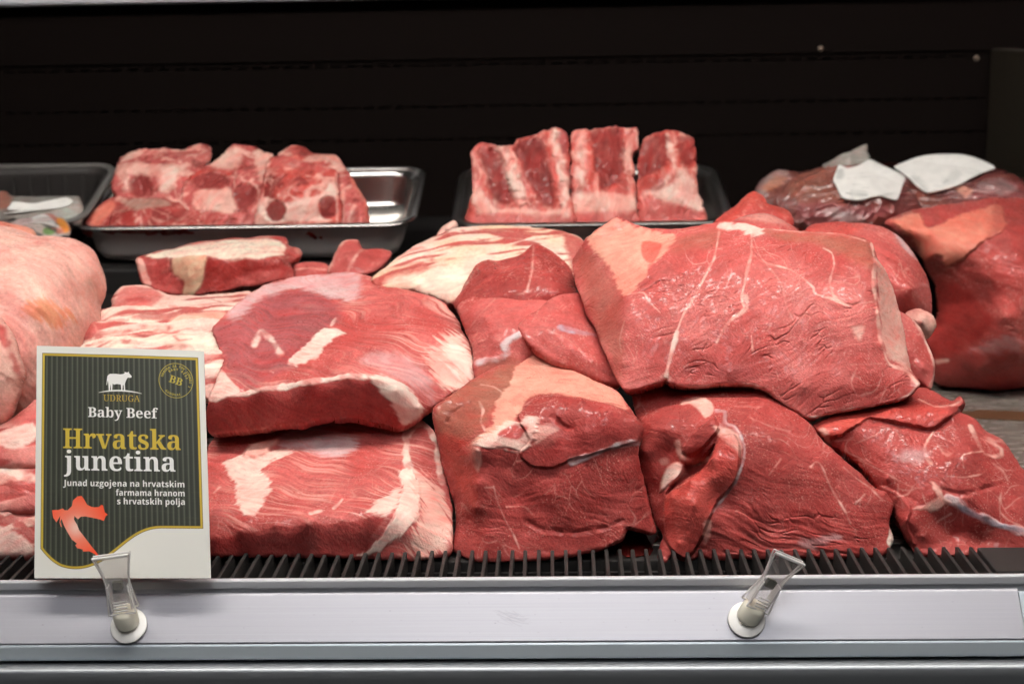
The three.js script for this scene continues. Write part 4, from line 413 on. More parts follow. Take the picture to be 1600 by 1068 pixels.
{n:'beef_topside',l:'largest beef block, pale seams crossing its broad cut face, atop the front row',c:'beef cut',g:'fresh beef cuts piled at the front of the counter',o:[.137,.0769,-.1413],u:[.9953,0,.0968],v:[.0351,.9318,-.3612],w:[-.0902,.3629,.9275],out:[-129.6,107.2,-13.4,-124.1,82.6,3.4,-115.2,62.2,16.1,-105.1,40.3,30.3,-95.2,17.2,46.1,-87,1.8,53.3,-77.8,.8,53,-59.5,6.7,53.4,-57,8.7,51.8,-53.7,5,52.1,-34.6,4.3,49.9,-11.3,7,46.3,5.2,6.1,46.4,18.5,-1.8,44.1,30.1,-8.8,42.3,38.4,-14.2,40.4,48.4,-15.2,39,63.3,-10.4,37.2,88.2,-5.6,34.2,104.8,-1.8,31.9,114.9,3.6,30.7,120.3,11.8,28,116.2,23.5,13.5,114.6,46.7,3.4,111.1,71.3,-6.1,106.9,90.2,-11.3,96.5,108.7,-9.4,92.2,122,-8.1,77,127.1,-6.7,41.8,128.3,-2.6,12,130.7,-.7,-.3,133.9,-.3,-19.7,135,0,-35.6,131.9,.5,-55.1,129.6,-.5,-78.4,132.6,-3.4,-92.2,140.1,-5.5,-97.5,140,-5,-118.2,125.2,-6.5,-127.4,112.6,-12.6],pts:[-49.1,119.4,14.2,-59.5,101.1,27.6,-72.9,85.1,35.7,-85.7,68.8,42.6,-86.8,51.2,48.8,-86.8,37.1,50.8,-87.1,19.7,52.7,-110.6,80.9,12.1,-107.8,100.2,6.4,-98.1,50,35.5,-87.7,103,18.4,-11.5,67.4,38.6,39,68.4,34.8,-45.2,66.6,41.8,-44.8,30.7,50.4,-11.5,31.6,47.3,38.4,32.8,42.5,71.6,33.6,39.4,39.9,96.7,24.2,-11.4,95.6,29.1,73.6,88.2,23.8,-45.6,95.2,30.3,6.3,119.3,10.6,58.4,116.8,6.3,-28.5,118.8,12.9,91.5,101.3,11.9,91.4,83.7,20.2,91.8,61.3,28.7,93.8,38,34.5,99.3,23.1,32.4,108.7,18.5,29.7,38,5.2,46.9,-11.4,14.3,49.2,71.1,6.3,41.7,103.9,44.1,18.6,100.9,68.1,10.9,98.1,92.9,1.5],T:110,R:2.2,res:.54,rag:1.1,mat:'wet',floor:.03,base:'rose',base2:'lean',tex:{fa:24,fl:.03,fb:.2,fh:.2,fc:.1,wv:1.2,gr:1.1,gf:.11,gc:.17,sp:.4,ma:.42,mf:.06,lump:2.4,lump2:.8,fine:.07},feats:[{col:'oxid',rg:4,e:5,k:.4,st:4,fa:-60,p:[-127.4,109.8,-108.1,107.3,-89.8,72.6,-88,47.9,-88.9,13.1,-99,28.1,-117.3,68.1]},{col:'fascia',rg:2.5,e:1.5,st:2.5,k:.92,fib:.7,part:'fat_corner',p:[-119.1,123.4,-97.5,138,-92,135.9,-76.6,131.1,-50.9,120.8,-58.8,105.4,-68.9,95.3,-75.8,80.3,-85.2,68.2,-95.2,87.9,-107.2,107.2]},{col:'bright',rg:1.2,e:1.2,k:.8,p:[-76,117.7,-61.3,114.6,-62.8,106.7,-67.7,96.7,-74.9,101.6]},{col:'fatpink',w:1.4,rg:.7,e:.6,k:.85,p:[-19.8,125.5,-23.3,101.6,-30.1,85.7,-36.8,70.5,-45.1,55.5,-49.9,41,-53.9,23.6,-57,8.7]},{col:'fat',w:2.3,rg:.8,e:.7,k:.8,p:[-49.1,42.8,-53.1,27,-56.6,10.1]},{col:'fatpink',w:1.7,rg:.9,e:.6,k:.85,p:[3.9,127.2,3.4,106.4,-.9,86.2,-3.9,68.4,-2.2,62.1,-13.2,51,-21.5,36.2]},{col:'fatpink',w:2.8,rg:2,e:1,k:.7,p:[-1.3,71.2,-.5,62.1,-9,54.7]},{col:'fatpink',w:1.3,rg:.8,e:.6,k:.8,p:[5.5,119.3,9.4,104.5,14.4,98.1,31.3,92.8,46,79.6,47.9,73.6,60.8,70.1,70.7,65.2]},{col:'groove',w:1.4,dh:-1.2,k:.4,rg:.3,e:.6,p:[3.1,113.8,6,106.5,11,101.5]},{col:'fatpink',w:1.4,rg:.8,e:.6,k:.85,p:[55.5,112.3,61.2,108.1,62.2,97.7,58.3,83.6,60.9,72.4,69,66.1]},{col:'fatpink',w:.7,rg:.7,k:.6,p:[69,66.1,90,69.7]},{col:'fatpink',w:.7,rg:.6,e:.5,k:.75,p:[-84.5,71.3,-73.3,72.3,-69.7,65.6,-61.1,57]},{col:'fatpink',w:1,rg:.6,k:.8,p:[2.7,41.5,3.5,31.1]},{col:'fatpink',w:.6,rg:.6,k:.6,p:[71.3,22.4,93.3,24.3]},{col:'fatpink',w:.6,rg:.8,k:.5,p:[14.3,96.5,24.2,81.1,27.2,64.5,32,53.7]},{col:'fatpink',w:.6,rg:.8,k:.6,p:[75.5,20,71.2,9.6,76.3,0]},{col:'fatpink',rg:2,e:2,k:.6,p:[72.7,50.1,81.1,49.6,78.3,40.7,74.2,44]},{col:'oxid',rg:3,e:4,k:.7,p:[11.9,127,41.7,126,76.8,124.8,91.7,118.9,91.4,95.9,79.4,98.3,66.4,108.4,49.7,115.4,23.8,119.1]},{col:'oxid',rg:3,e:5,k:.5,p:[-49.5,120.7,-19.7,128.9,-21.6,114.4,-35.4,109.8,-54.4,105.3]},{col:'fatpink',rg:1,e:1,k:.75,st:2,fa:-75,part:'fat_edge',p:[95,107.8,106.9,90.2,111.1,71.3,114.6,46.7,115.9,22.3,99.7,28.5,95,42,93.1,65.6]},{col:'fatpink',w:2.7,rg:.8,e:.8,k:.9,part:'fat_edge',dh:.3,p:[92,119,93,105.1,90.3,85.6,91.5,61.2,93.8,38,98.9,23.9,111.1,20.7,118.2,11.2]},{col:'fat',w:1.7,rg:1,k:.85,p:[118.2,11.2,113.2,4,104.8,-.8]},{col:'fat',rg:2.5,e:1.6,st:2,k:.75,dh:.8,p:[-19.7,134.1,-.3,133.9,12,130.3,11.8,124.2,2.9,122.6,-3.9,128,-19.7,126.7]},{col:'fatpink',w:1.3,rg:.8,e:.8,k:.75,p:[17.2,129,41.8,127.3,68,126.7,87.2,121.3]},{col:'fat',w:1.4,rg:.5,e:.6,k:.8,p:[-53.7,5.3,-34.6,4.5,-11.3,7,5.2,6.1,18.5,-1.5,30.1,-8.6,38.4,-13.8,48.4,-14.5,63.3,-10.1,88.2,-5.3]},{col:'fat',w:2.8,rg:1,k:.85,p:[-59.6,10.7,-57.1,12.5,-54.5,8.4,-57,6.6]},{col:'fatpink',w:.4,rg:.5,k:.5,p:[-86.3,51.1,-89.5,37.5,-87.5,26.8]},{col:'purple',rg:3,e:6,k:.3,p:[-48,15.3,-11.4,19.5,21.7,16.9,-11.4,11.1]}]},
{n:'beef_slice',l:'thin beef piece edged with pale fat, behind right end of the largest block',c:'beef cut',g:'fresh beef cuts piled at the front of the counter',o:[.2652,.0828,-.1675],u:[.9959,0,.0909],v:[.0344,.9255,-.3772],w:[-.0841,.3787,.9217],out:[-17.4,57,.6,2.5,49.4,-4.5,12.1,28,1,14.6,7.2,7.5,9.4,-5.6,13.6,2,-2.7,15.5,-7.5,6.3,11.5,-15.1,32.2,6.5],pts:[-4.1,23.8,13.9,3.5,8.9,18],T:40,R:4,res:.9,rag:.8,mat:'wet',floor:.03,base:'lean',base2:'rose',tex:{fa:-60,fl:.03,fb:.3,fh:.25,fc:.1,wv:1,gr:0,gf:.12,gc:.17,sp:.4,ma:.5,mf:.06,lump:3,lump2:.8,fine:.14},feats:[{col:'fat',w:2.8,rg:.8,e:.8,dh:.8,part:'fat_rim',p:[1.6,48.9,11.3,27.9,13.6,7,8.1,-4.9]}]},
{n:'beef_heart_round',l:'smooth rounded beef muscle right behind the largest block',c:'beef cut',g:'fresh beef cuts piled at the front of the counter',o:[.2581,.1125,-.2786],u:[.9951,0,.0985],v:[.0416,.9066,-.4199],w:[-.0893,.422,.9022],out:[-66.8,61.6,12.2,-54,77.9,-3.7,-43.5,86.7,-11.9,-15.8,88.1,-14.3,8.8,83.2,-8.1,25.5,71.3,-4.4,39,46.2,4.6,45.3,22.8,15.2,45.7,4.3,17.6,41.4,-5.6,17.9,23.7,-11.1,23.9,-3.4,-2.5,35.3,-41.2,20,45.5],pts:[10.8,30.3,44.6,22.4,9.3,50.2,-2.2,47.7,32,-28.1,66.4,10.2,13.6,.7,46,-21,43.6,32.1],T:80,R:18,res:1,rag:.8,mat:'wet',floor:0,base:'lean',base2:'rose',tex:{fa:-40,fl:.03,fb:.3,fh:.25,fc:.14,wv:1,gr:0,gf:.12,gc:.17,sp:.4,ma:.5,mf:.06,lump:3,lump2:.8,fine:.14},feats:[{col:'silver',rg:2,e:2,k:.7,st:2,p:[15.7,74.4,28.5,63.1,34.6,46.6,24.5,51.1]},{col:'silver',w:2.8,rg:2,k:.4,p:[32.3,17.9,41.8,21.6]},{col:'bright',rg:3,e:4,k:.5,p:[-56.3,73.4,-35.9,83.7,-6.9,81.9,-18.6,66.2]},{col:'fatpink',w:.8,k:.4,p:[2.1,35.2,14.6,28.7,23,14.1]}]},
{n:'fat_scrap',l:'pink knob of fat wedged under the rounded muscle by the largest block',c:'fat scrap',g:'fat scraps',o:[.283,.1067,-.224],u:[.9986,0,.0533],v:[.0199,.9277,-.3727],w:[-.0494,.3732,.9264],out:[-12.8,14,4.2,-7.7,20.4,2.2,1.9,23.2,.6,10,17.6,0,11.9,8.9,.7,5.1,-1.4,3.5,-5.1,.6,4.9],pts:[-3.3,7.1,20.3],T:30,R:6,res:.9,rag:1.5,mat:'wet',floor:.03,base:'fatpink',base2:'rose',tex:{fa:0,fl:.03,fb:.3,fh:.25,fc:.1,wv:1,gr:0,gf:.12,gc:.17,sp:.4,ma:.5,mf:.06,lump:2,lump2:1.5,fine:.14,pf:.3},feats:[{col:'lean',w:1.9,rg:2,k:.6,p:[-9.3,11,-1.8,5.9,8.2,12.2]}]},
{n:'beef_trimming',l:'small bright red beef trimming in front of the wrapped packages',c:'beef cut',g:'fresh beef cuts piled at the front of the counter',o:[.1719,.1777,-.3546],u:[.9938,0,.1109],v:[.049,.8972,-.4389],w:[-.0995,.4416,.8917],out:[-35.7,2,10.6,-18.7,21,-4.6,-3.5,38.8,-14.6,7.2,33.6,-12.9,11.5,25.7,-11.7,28.4,17.5,-6.6,31.6,-.7,12.1,8.3,-10.5,21.4,-23,-11.7,24.7],pts:[-6.2,14.7,13.1,12.6,6.3,17.9,-12.6,3.4,19.6],T:50,R:10,res:1.1,rag:.8,mat:'wet',floor:.05,base:'bright',base2:'lean',tex:{fa:30,fl:.03,fb:.3,fh:.25,fc:.1,wv:1,gr:0,gf:.12,gc:.17,sp:.4,ma:.5,mf:.06,lump:4,lump2:.8,fine:.14},feats:[{col:'groove',w:2.2,dh:-3,k:.2,p:[5,32.6,7.6,14.1]}]},
{n:'beef_trimming',l:'small pink domed beef trimming just above the top edge of the largest block',c:'beef cut',g:'fresh beef cuts piled at the front of the counter',o:[.1671,.1777,-.2945],u:[.9951,0,.0988],v:[.0479,.8744,-.4828],w:[-.0864,.4852,.8701],out:[-29.2,9.8,2.5,-22.9,17.4,-5.5,-8.3,25.9,-13.9,6.1,27.5,-14.7,22.2,18.1,-10.2,33.4,2.1,2.6,14.3,-11.3,20.3,-15.6,-10.6,24.1],pts:[-1.3,6.1,14.5,14.6,1.3,15.8,-13.3,3.9,14.6],T:50,R:10,res:1.1,rag:.8,mat:'wet',floor:.05,base:'rose',base2:'lean',tex:{fa:-20,fl:.03,fb:.3,fh:.25,fc:.1,wv:1,gr:0,gf:.12,gc:.17,sp:.4,ma:.5,mf:.06,lump:3,lump2:.8,fine:.14},feats:[{col:'fatpink',rg:3,e:4,k:.45,p:[-21,14.8,5.9,23.6,23.6,9.7,4.8,5.4]}]},
{n:'beef_shoulder',l:'large dark red beef joint with salmon pink fat flap at the right edge',c:'beef cut',g:'fresh beef cuts piled at the front of the counter',o:[.3924,-.0059,-.4831],u:[.9769,0,.2135],v:[.0357,.9859,-.1632],w:[-.2105,.167,.9632],out:[-80.3,161.5,27.6,-64.2,173.2,10.5,-38.4,180.7,-4.4,-14.8,184.6,-14.1,9,188.6,-23.9,32.9,191.8,-33.9,60.4,188.7,-30.1,81.6,165.2,-7.6,90.1,112.9,12.8,89.1,53.6,2.9,79.9,16,-22.2,38.7,3.4,-20.3,3.2,4.7,-12.3,-25.3,7.5,-5.5,-34.1,22.5,-2,-38.3,37.2,3.5,-39,51.9,8.2,-29.2,71.5,7.3,-30.4,100.5,12.5,-39.4,119.4,17.7,-51.7,138.2,21.5],pts:[16.8,111.1,65,28.8,77.1,67,43.2,42,42.3,11.4,28.2,26.2,20.9,45.9,41.7,-12.8,86.6,14.5,-20.9,62.2,10.1,-11.1,43.4,13.1,4.1,92,34.5,13,69.1,47.4,-25.1,105.4,18.3,-15.1,119.8,37.3,49.6,111.9,63.1,5.5,145.6,51.6,-16.6,145.3,48.1,-39.1,152.1,41.8,-57.3,156.7,36.3,-26.9,126.5,43.1,-42.5,128.7,34.5,27.7,157.7,44.6,50.5,158.4,35.5,25.9,178.3,1.7,-30,114.8,19],T:120,R:14,res:1,rag:1,mat:'wet',floor:-.008,base:'lean2',base2:'lean',tex:{fa:-28,fl:.035,fb:.12,fh:.8,fc:.18,wv:1,gr:1,gf:.08,gc:.17,sp:.4,ma:.4,mf:.06,lump:4,lump2:.8,fine:.14},feats:[{col:'salmon',rg:3,e:1.2,dh:3,part:'fat_flap',k:.95,p:[-77,165.2,-64.2,170.6,-52.6,173.3,-45.7,169.5,-41.3,159,-27.4,163.5,-3.9,174.2,26.8,183.8,26.6,166.6,31,162.8,12.1,148.1,-3.1,136.2,-11.4,128.6,-24.3,123.1,-30.6,133.9,-44.7,128.2,-50.9,144,-64,155.6]},{col:'blood',rg:3,e:4,k:.75,fib:.4,p:[-32,110,-11.9,105.7,6.1,92.1,18,71.8,5.6,52,-21.7,28.1,-35.7,29.9,-36.7,52,-28.2,76.4]},{col:'dark',rg:3,e:4,k:.8,p:[-33.3,30,10.5,42.7,55.6,41.8,84.6,16.1,38.8,2.2,-25.2,6.7]},{col:'silver',rg:4,e:4,k:.35,st:3,p:[1.8,44.5,30.6,58.3,54.3,51.5,32,44]},{col:'fatpink',rg:1.5,k:.8,p:[-28.8,32.7,-17.5,34.5,-17.3,30.8,-27.5,29]},{col:'dark',rg:4,e:6,k:.6,p:[19.9,183.7,55.4,187.2,81.1,160.2,49.8,134.9,16.3,138.7]}]},
{n:'beef_chunk',l:'lumpy dark red beef chunk with a round bump, left of the largest block',c:'beef cut',g:'fresh beef cuts piled at the front of the counter',o:[-.0321,.136,-.2247],u:[1,0,-.0023],v:[-.0011,.8761,-.4821],w:[.002,.4821,.8761],out:[-46.7,-3.4,14.8,-43.2,7.6,9.4,-37.1,21.5,-.1,-31.3,37,-8.6,-22,43.8,-14,-14.1,43.5,-16.4,4,48.5,-18.2,16,60.5,-24.1,26.1,55.7,-21,34.5,47.8,-18.5,44.3,34,-10.1,48.3,11.6,6.1,50.6,-10.3,22.6,25.8,-18.1,35.4,-12,-17.7,35.5,-35.3,-14.3,25.9],pts:[-24.6,22.5,13.1,-17,27.9,9.2,-.8,12.4,29.3,-9.5,31.2,-.3,14.6,11.2,32.1,29.8,11.7,30.1,16.3,36.2,8.2,7.1,-3.5,40,-21.8,2.5,29.5,33.5,-3.8,39.9,-35.6,-1.2,22.9],T:70,R:6,res:.95,rag:.8,mat:'wet',floor:.02,base:'lean',base2:'dark',tex:{fa:20,fl:.03,fb:.3,fh:.25,fc:.1,wv:1,gr:.5,gf:.08,gc:.17,sp:.4,ma:.5,mf:.06,lump:4,lump2:.8,fine:.14},feats:[{col:'fatpink',w:1.2,rg:.8,k:.75,p:[15.1,54.7,14.5,17.2,10.8,-3.5]},{col:'dark',rg:1.5,e:2,k:.6,dh:2,p:[-11.5,24.1,-13.6,15.9,-19.3,13.9,-25.4,18.4,-28.4,27.7,-26.5,35.8,-20.7,39.1,-14.6,35.3]},{col:'groove',w:2,dh:-2,k:.2,p:[4.2,42.8,10.6,24.1,8.9,1.1]},{col:'dark',rg:3,e:4,k:.5,p:[-40.1,6.4,-26.2,12.1,7,1.2,-.6,-6.8,-27.6,-2.9]}]},
{n:'beef_chunk',l:'beef chunk with grey silverskin along its lower edge, above the fascia topped block',c:'beef cut',g:'fresh beef cuts piled at the front of the counter',o:[-.0344,.0914,-.1658],u:[1,0,-.0029],v:[-.0012,.908,-.419],w:[.0027,.419,.908],out:[-40.8,56.2,-7.4,-30.9,64.2,-8.1,-21.3,68.8,-8.2,9.3,67.6,-6.4,32.2,64.1,-3.5,51.2,62.4,-2.1,56.3,36.6,5.9,39.1,16.3,20.6,16.9,10.5,22.3,9.6,.3,26.4,-1.4,-9.3,28.6,-21.5,-12.5,27,-27.2,3.3,23.3,-26.6,11.9,18.4,-32,32,5.6],pts:[-18.2,42,19.1,9.8,45.1,20.6,28.3,45.9,16.6,-8.5,20.1,31.1,9.8,23.8,30.6,-21.8,22.5,21.1,-12.2,3.6,30],T:60,R:3.5,res:.9,rag:.8,mat:'wet',floor:.02,base:'lean',base2:'rose',tex:{fa:10,fl:.03,fb:.3,fh:.25,fc:.1,wv:1,gr:.4,gf:.12,gc:.17,sp:.4,ma:.5,mf:.06,lump:3,lump2:.8,fine:.14},feats:[{col:'silver',w:4.5,rg:1.4,e:1,dh:.6,part:'silverskin',p:[-23.5,7,-8.6,7.2,-.3,11.8,-3,17.2,1.6,22.9,8.9,26.1]},{col:'fatpink',w:.7,rg:.8,k:.6,p:[-32,33.9,-20.4,47.7,-9.5,62]},{col:'rose',rg:3,e:4,k:.5,p:[-28.5,54.6,1.8,64.4,28.4,59.1,13.5,40.7,-20,30.4]},{col:'oxid',rg:3,e:3,k:.6,p:[-21.6,2.7,2.4,9.2,9.6,.3,-19.7,-12.6]}]},
{n:'beef_chunk',l:'triangular beef chunk tucked against the left side of the largest block',c:'beef cut',g:'fresh beef cuts piled at the front of the counter',o:[.0098,.0937,-.1485],u:[.9966,0,-.083],v:[-.0353,.9051,-.4236],w:[.0751,.4251,.902],out:[-37.6,36.6,12.1,-31.5,45.9,8.2,-21.7,53,3.5,-9.6,63.4,-3.8,4.3,68.3,-9.1,13.8,67.9,-10.6,19.9,48.1,-6,28.7,25.7,6.4,34.4,3.9,18.9,34,-10.8,23,17.6,-8,25.1,.2,1.2,23.3,-14,7.3,22.7,-26,18.4,20.1],pts:[-16.4,32.8,21.2,2.8,42.8,16.5,.5,15.8,28,14.3,6,29.1,-13.5,19.1,23.8],T:60,R:3.5,res:.9,rag:.8,mat:'wet',floor:.02,base:'lean',base2:'rose',tex:{fa:-35,fl:.03,fb:.3,fh:.25,fc:.1,wv:1,gr:.5,gf:.12,gc:.17,sp:.4,ma:.5,mf:.06,lump:3,lump2:.8,fine:.14},feats:[{col:'bluesilver',w:3.1,rg:1,e:1,dh:.5,part:'silverskin',p:[-7.2,34.1,5.5,30.3,19.3,30.3]},{col:'fatpink',w:.6,rg:.8,k:.5,p:[-16.4,32.8,-2.5,24.1,9.3,10.2]},{col:'rose',w:2.6,rg:1,k:.6,p:[-33.4,46.1,-16.8,47,-7.6,63.8]}]},
{n:'beef_fat_sheet',l:'creamy yellow sheet of beef fat streaked with red, behind the upper brisket',c:'beef cut',g:'fresh beef cuts piled at the front of the counter',o:[-.0632,.1331,-.2815],u:[.9986,0,-.0538],v:[-.0257,.8785,-.477],w:[.0473,.4777,.8773],out:[-86.1,9.5,24.5,-73.9,24.8,10.7,-56.4,47.4,-10.1,-35.8,63,-23.2,-18.9,73.8,-33.3,17.7,78,-40.2,50,74.9,-40,71.2,69.6,-35.8,91.1,54.9,-19.8,95,30.9,1.6,75.7,3.6,31.1,62.5,-9.6,46,26.7,-17,45.5,4.8,-24.8,45.6,-18.7,-22.2,45.5,-36.5,-11.6,38.8,-54.6,-5.5,34.2,-74.6,-3.8,31.6],pts:[-44.7,16.5,26.2,-4.2,25.6,22.3,37.3,44.1,5.2,-14.5,-1.9,40.8,15.6,11.6,36.4,-60.5,5.9,33.2,-24.9,48.5,-3,56.8,25.4,19.1],T:50,R:8,res:1,rag:1.5,mat:'dry',floor:.02,base:'cream',base2:'fat',tex:{fa:12,fl:.02,fb:.12,fh:.8,fc:.08,wv:1,gr:0,gf:.12,gc:.17,sp:.4,ma:0,mf:.06,lump:5,lump2:.8,fine:.14,ls:.95},feats:[{col:'lean',w:3.3,rg:2.5,e:1.5,k:.8,br:.4,p:[-12.4,66.2,13.1,66.9,30,63,46.6,57.1]},{col:'lean',w:2.7,rg:2,e:1.5,k:.75,p:[-35,34,-18.6,40.7,-4.1,41.4]},{col:'lean',w:3.1,rg:2.5,e:1.5,k:.8,p:[.1,46.9,21,51.7,37.5,47.8]},{col:'lean',w:2.5,rg:2,e:1.5,k:.6,p:[-73.4,17.9,-55.1,21.3,-36.8,24,-18.5,23.9]},{col:'lean',w:2.9,rg:2.5,k:.8,p:[45.8,45.7,72.2,57.7,88.5,50.6]},{col:'rose',w:4.1,rg:2,e:2,k:.55,p:[-66.1,33.8,-45.7,43.3,-36.8,25.7]},{col:'lean',rg:3,e:3,k:.9,p:[72.6,61.9,93,52.5,95,30.9,76.7,15.7,74.3,35.2]},{col:'rose',w:2,rg:2,k:.4,p:[-72.9,8.6,-44.7,16.5,-12.4,17.2]},{col:'creamhi',rg:3,e:5,k:.7,p:[-72.8,5.9,-44.6,11.1,-8.4,11.1,-18.6,-10.6,-44.5,-5.9,-68.6,-2.1]}]},
{n:'fat_scrap',l:'small pink scrap of fat standing up before the right steel tray',c:'fat scrap',o:[-.0933,.1696,-.3619],u:[.9897,0,.1433],v:[.064,.8947,-.4421],w:[-.1282,.4467,.8854],out:[-9.4,1.9,4.6,-6,9.6,2.2,2.8,17.2,-1,6.7,16.2,-2.1,5.9,10.2,.6,.3,3.4,3.8,-3,-3.3,6.6],pts:[2.6,4.1,15],T:20,R:5,res:1.2,rag:.8,mat:'dry',floor:.05,base:'fatpink',base2:'fat',tex:{fa:0,fl:.03,fb:.3,fh:.25,fc:.1,wv:1,gr:0,gf:.12,gc:.17,sp:.4,ma:.5,mf:.06,lump:1,lump2:.8,fine:.14},feats:[]},
{n:'belly_slice',l:'topmost streaky belly slice with a pink rib end, in the stack behind the sign',c:'belly slice',g:'pork belly slices stacked behind the sign',o:[-.3136,.1244,-.2766],u:[.9632,0,-.2686],v:[-.1419,.849,-.509],w:[.2281,.5284,.8178],out:[-49.4,3.7,6.4,-47.4,18.8,-8,-38.6,33.2,-20.7,-18.2,30.5,-15.6,-3.3,17.9,-6.3,22,17,-10.8,49.7,18.9,-12.7,65.7,19.2,-13.4,54.5,-8,21,19.4,-17.2,34.3,-10.5,-15.8,25.4,-47.5,-7.1,17.4],pts:[-24.4,4.8,17.7,-.3,-.7,19.8,28.3,-.5,17.1],T:30,R:4.5,res:1.1,rag:1.4,mat:'dry',floor:.03,base:'fat',base2:'fatpink',tex:{fa:6,fl:.02,fb:.09,fh:.25,fc:.06,wv:1,gr:0,gf:.12,gc:.17,sp:.2,ma:0,mf:.06,lump:2.4,lump2:1.6,fine:.14,ls:.95},feats:[{col:'rose',rg:2,e:2,k:.8,p:[-46.5,11.2,-36.7,28.6,-18.4,25.1,-7.4,11,-17.4,-4.4,-41.8,.9]},{col:'lean',rg:2,e:2,k:.7,p:[-37.8,9.4,-24.4,9.6,-15.1,4.2,-22.8,-.5]},{col:'lean',w:2,rg:1,k:.8,p:[28.7,4.1,37.8,-1.8]},{col:'rose',w:3.2,rg:2,k:.5,p:[-2.4,-4.7,27.9,-6,47.7,.5]},{col:'oxid',w:1.4,k:.7,p:[29.8,16.4,45.2,13.6]}]},
{n:'belly_slice',l:'belly slice with a long lean streak, second from the top of the stack',c:'belly slice',g:'pork belly slices stacked behind the sign',o:[-.3221,.1181,-.2276],u:[.9749,0,-.2224],v:[-.1073,.8759,-.4703],w:[.1948,.4824,.854],out:[-45.9,6.2,-4.3,-37.9,16.7,-10.5,-36.9,23.5,-11.1,-24.7,25.2,-9.3,10.9,19.8,-3.1,40.8,17.8,1.3,70.9,17.7,4.4,64.3,-5,22.9,20.1,-9.6,20.6,-16.5,-6.8,12.6,-42.4,-3.1,5.6],pts:[-7,7.4,12.4,29.8,4.2,19,-25.6,8.3,6.9],T:30,R:4.5,res:1.1,rag:1.4,mat:'dry',floor:.02,base:'fat',base2:'creamhi',tex:{fa:6,fl:.02,fb:.09,fh:.25,fc:.06,wv:1,gr:0,gf:.12,gc:.17,sp:.2,ma:0,mf:.06,lump:2.4,lump2:1.6,fine:.14,ls:.95},feats:[{col:'lean',rg:2,e:1.5,k:.75,p:[-12.6,7.5,3.7,11.9,26,9,18.5,3.4,-1.6,3.9]},{col:'salmonpale',rg:2,e:3,k:.7,p:[20.4,2.9,55.6,9.6,58.9,-1.8,24,-2.6]},{col:'rose',w:2.7,rg:2,k:.6,p:[-42.9,5.4,-25.6,7.2,-14.5,5.5]}]},
{n:'belly_slice',l:'belly slice with a dark red rounded end, third in the stack behind the sign',c:'belly slice',g:'pork belly slices stacked behind the sign',o:[-.3241,.1127,-.2011],u:[.9733,0,-.2297],v:[-.1082,.8821,-.4584],w:[.2026,.471,.8585],out:[-42.3,14.1,-7.2,-39.9,20.4,-9,-35.4,23.7,-9.5,1,19.8,-4.2,28.5,16.9,1.6,66.9,14.9,8.5,64.3,-3,21.5,28,-8.4,18.3,-29.5,-3.1,5.7,-39.4,3.5,1.9],pts:[-7.4,6.8,9.9,37.5,2.2,19.4,-32.6,9.6,5.8],T:30,R:4.5,res:1.1,rag:1.4,mat:'dry',floor:.01,base:'fat',base2:'creamhi',tex:{fa:6,fl:.02,fb:.09,fh:.25,fc:.06,wv:1,gr:0,gf:.12,gc:.17,sp:.2,ma:0,mf:.06,lump:2.4,lump2:1.6,fine:.14,ls:.95},feats:[{col:'lean',rg:1.5,e:1.2,k:.9,p:[-42.3,14.1,-39,21.3,-30.5,19.8,-28.2,9.4,-32.8,4,-39.4,5.6]},{col:'lean',w:5,rg:2.5,e:2,k:.85,p:[-27.3,6.8,-5.7,8.1,8.4,11.7,24.8,8.2]},{col:'rose',w:2.7,rg:2,k:.7,p:[6.7,4.2,33.9,4.1,59.2,3.6]}]},
{n:'belly_slice',l:'belly slice with white fat ripples just above the top edge of the sign',c:'belly slice',g:'pork belly slices stacked behind the sign',o:[-.3128,.1029,-.1768],u:[.976,0,-.218],v:[-.1036,.8797,-.464],w:[.1918,.4755,.8586],out:[-48.7,16.2,-7.4,-44.5,21.6,-10.4,-34.7,25.1,-10.6,4.9,24.9,-4.2,32,22.2,1.2,58.9,18.4,7.2,60,-3.3,23.7,31.6,-9.5,22.4,-12.5,-6.8,12.7,-45.7,-1.4,7.2],pts:[-3.3,11,10.6,32.1,7.7,17.9,-30.2,10.8,3.8],T:30,R:4.5,res:1,rag:1.4,mat:'dry',floor:.01,base:'fat',base2:'creamhi',tex:{fa:6,fl:.02,fb:.09,fh:.25,fc:.06,wv:1,gr:0,gf:.12,gc:.17,sp:.2,ma:0,mf:.06,lump:2.4,lump2:1.6,fine:.14,ls:.95},feats:[{col:'creamhi',rg:2,e:2,k:.9,dh:2,fib:1,p:[1.7,17.4,14,24.2,28.4,22.5,42.7,15.2,49.8,9.7,32.1,6.6,14.2,11.1]},{col:'lean',w:3.4,rg:2.5,k:.8,p:[-41.6,18.5,-21.6,18.9,1.8,13.4]},{col:'lean',w:4.1,rg:2.5,e:2,k:.85,p:[17.8,4.7,42.6,4.1,58.5,4]},{col:'rose',w:1.9,rg:1.5,k:.7,p:[24.9,17.4,28.5,11.2,37.4,12.9]}]},
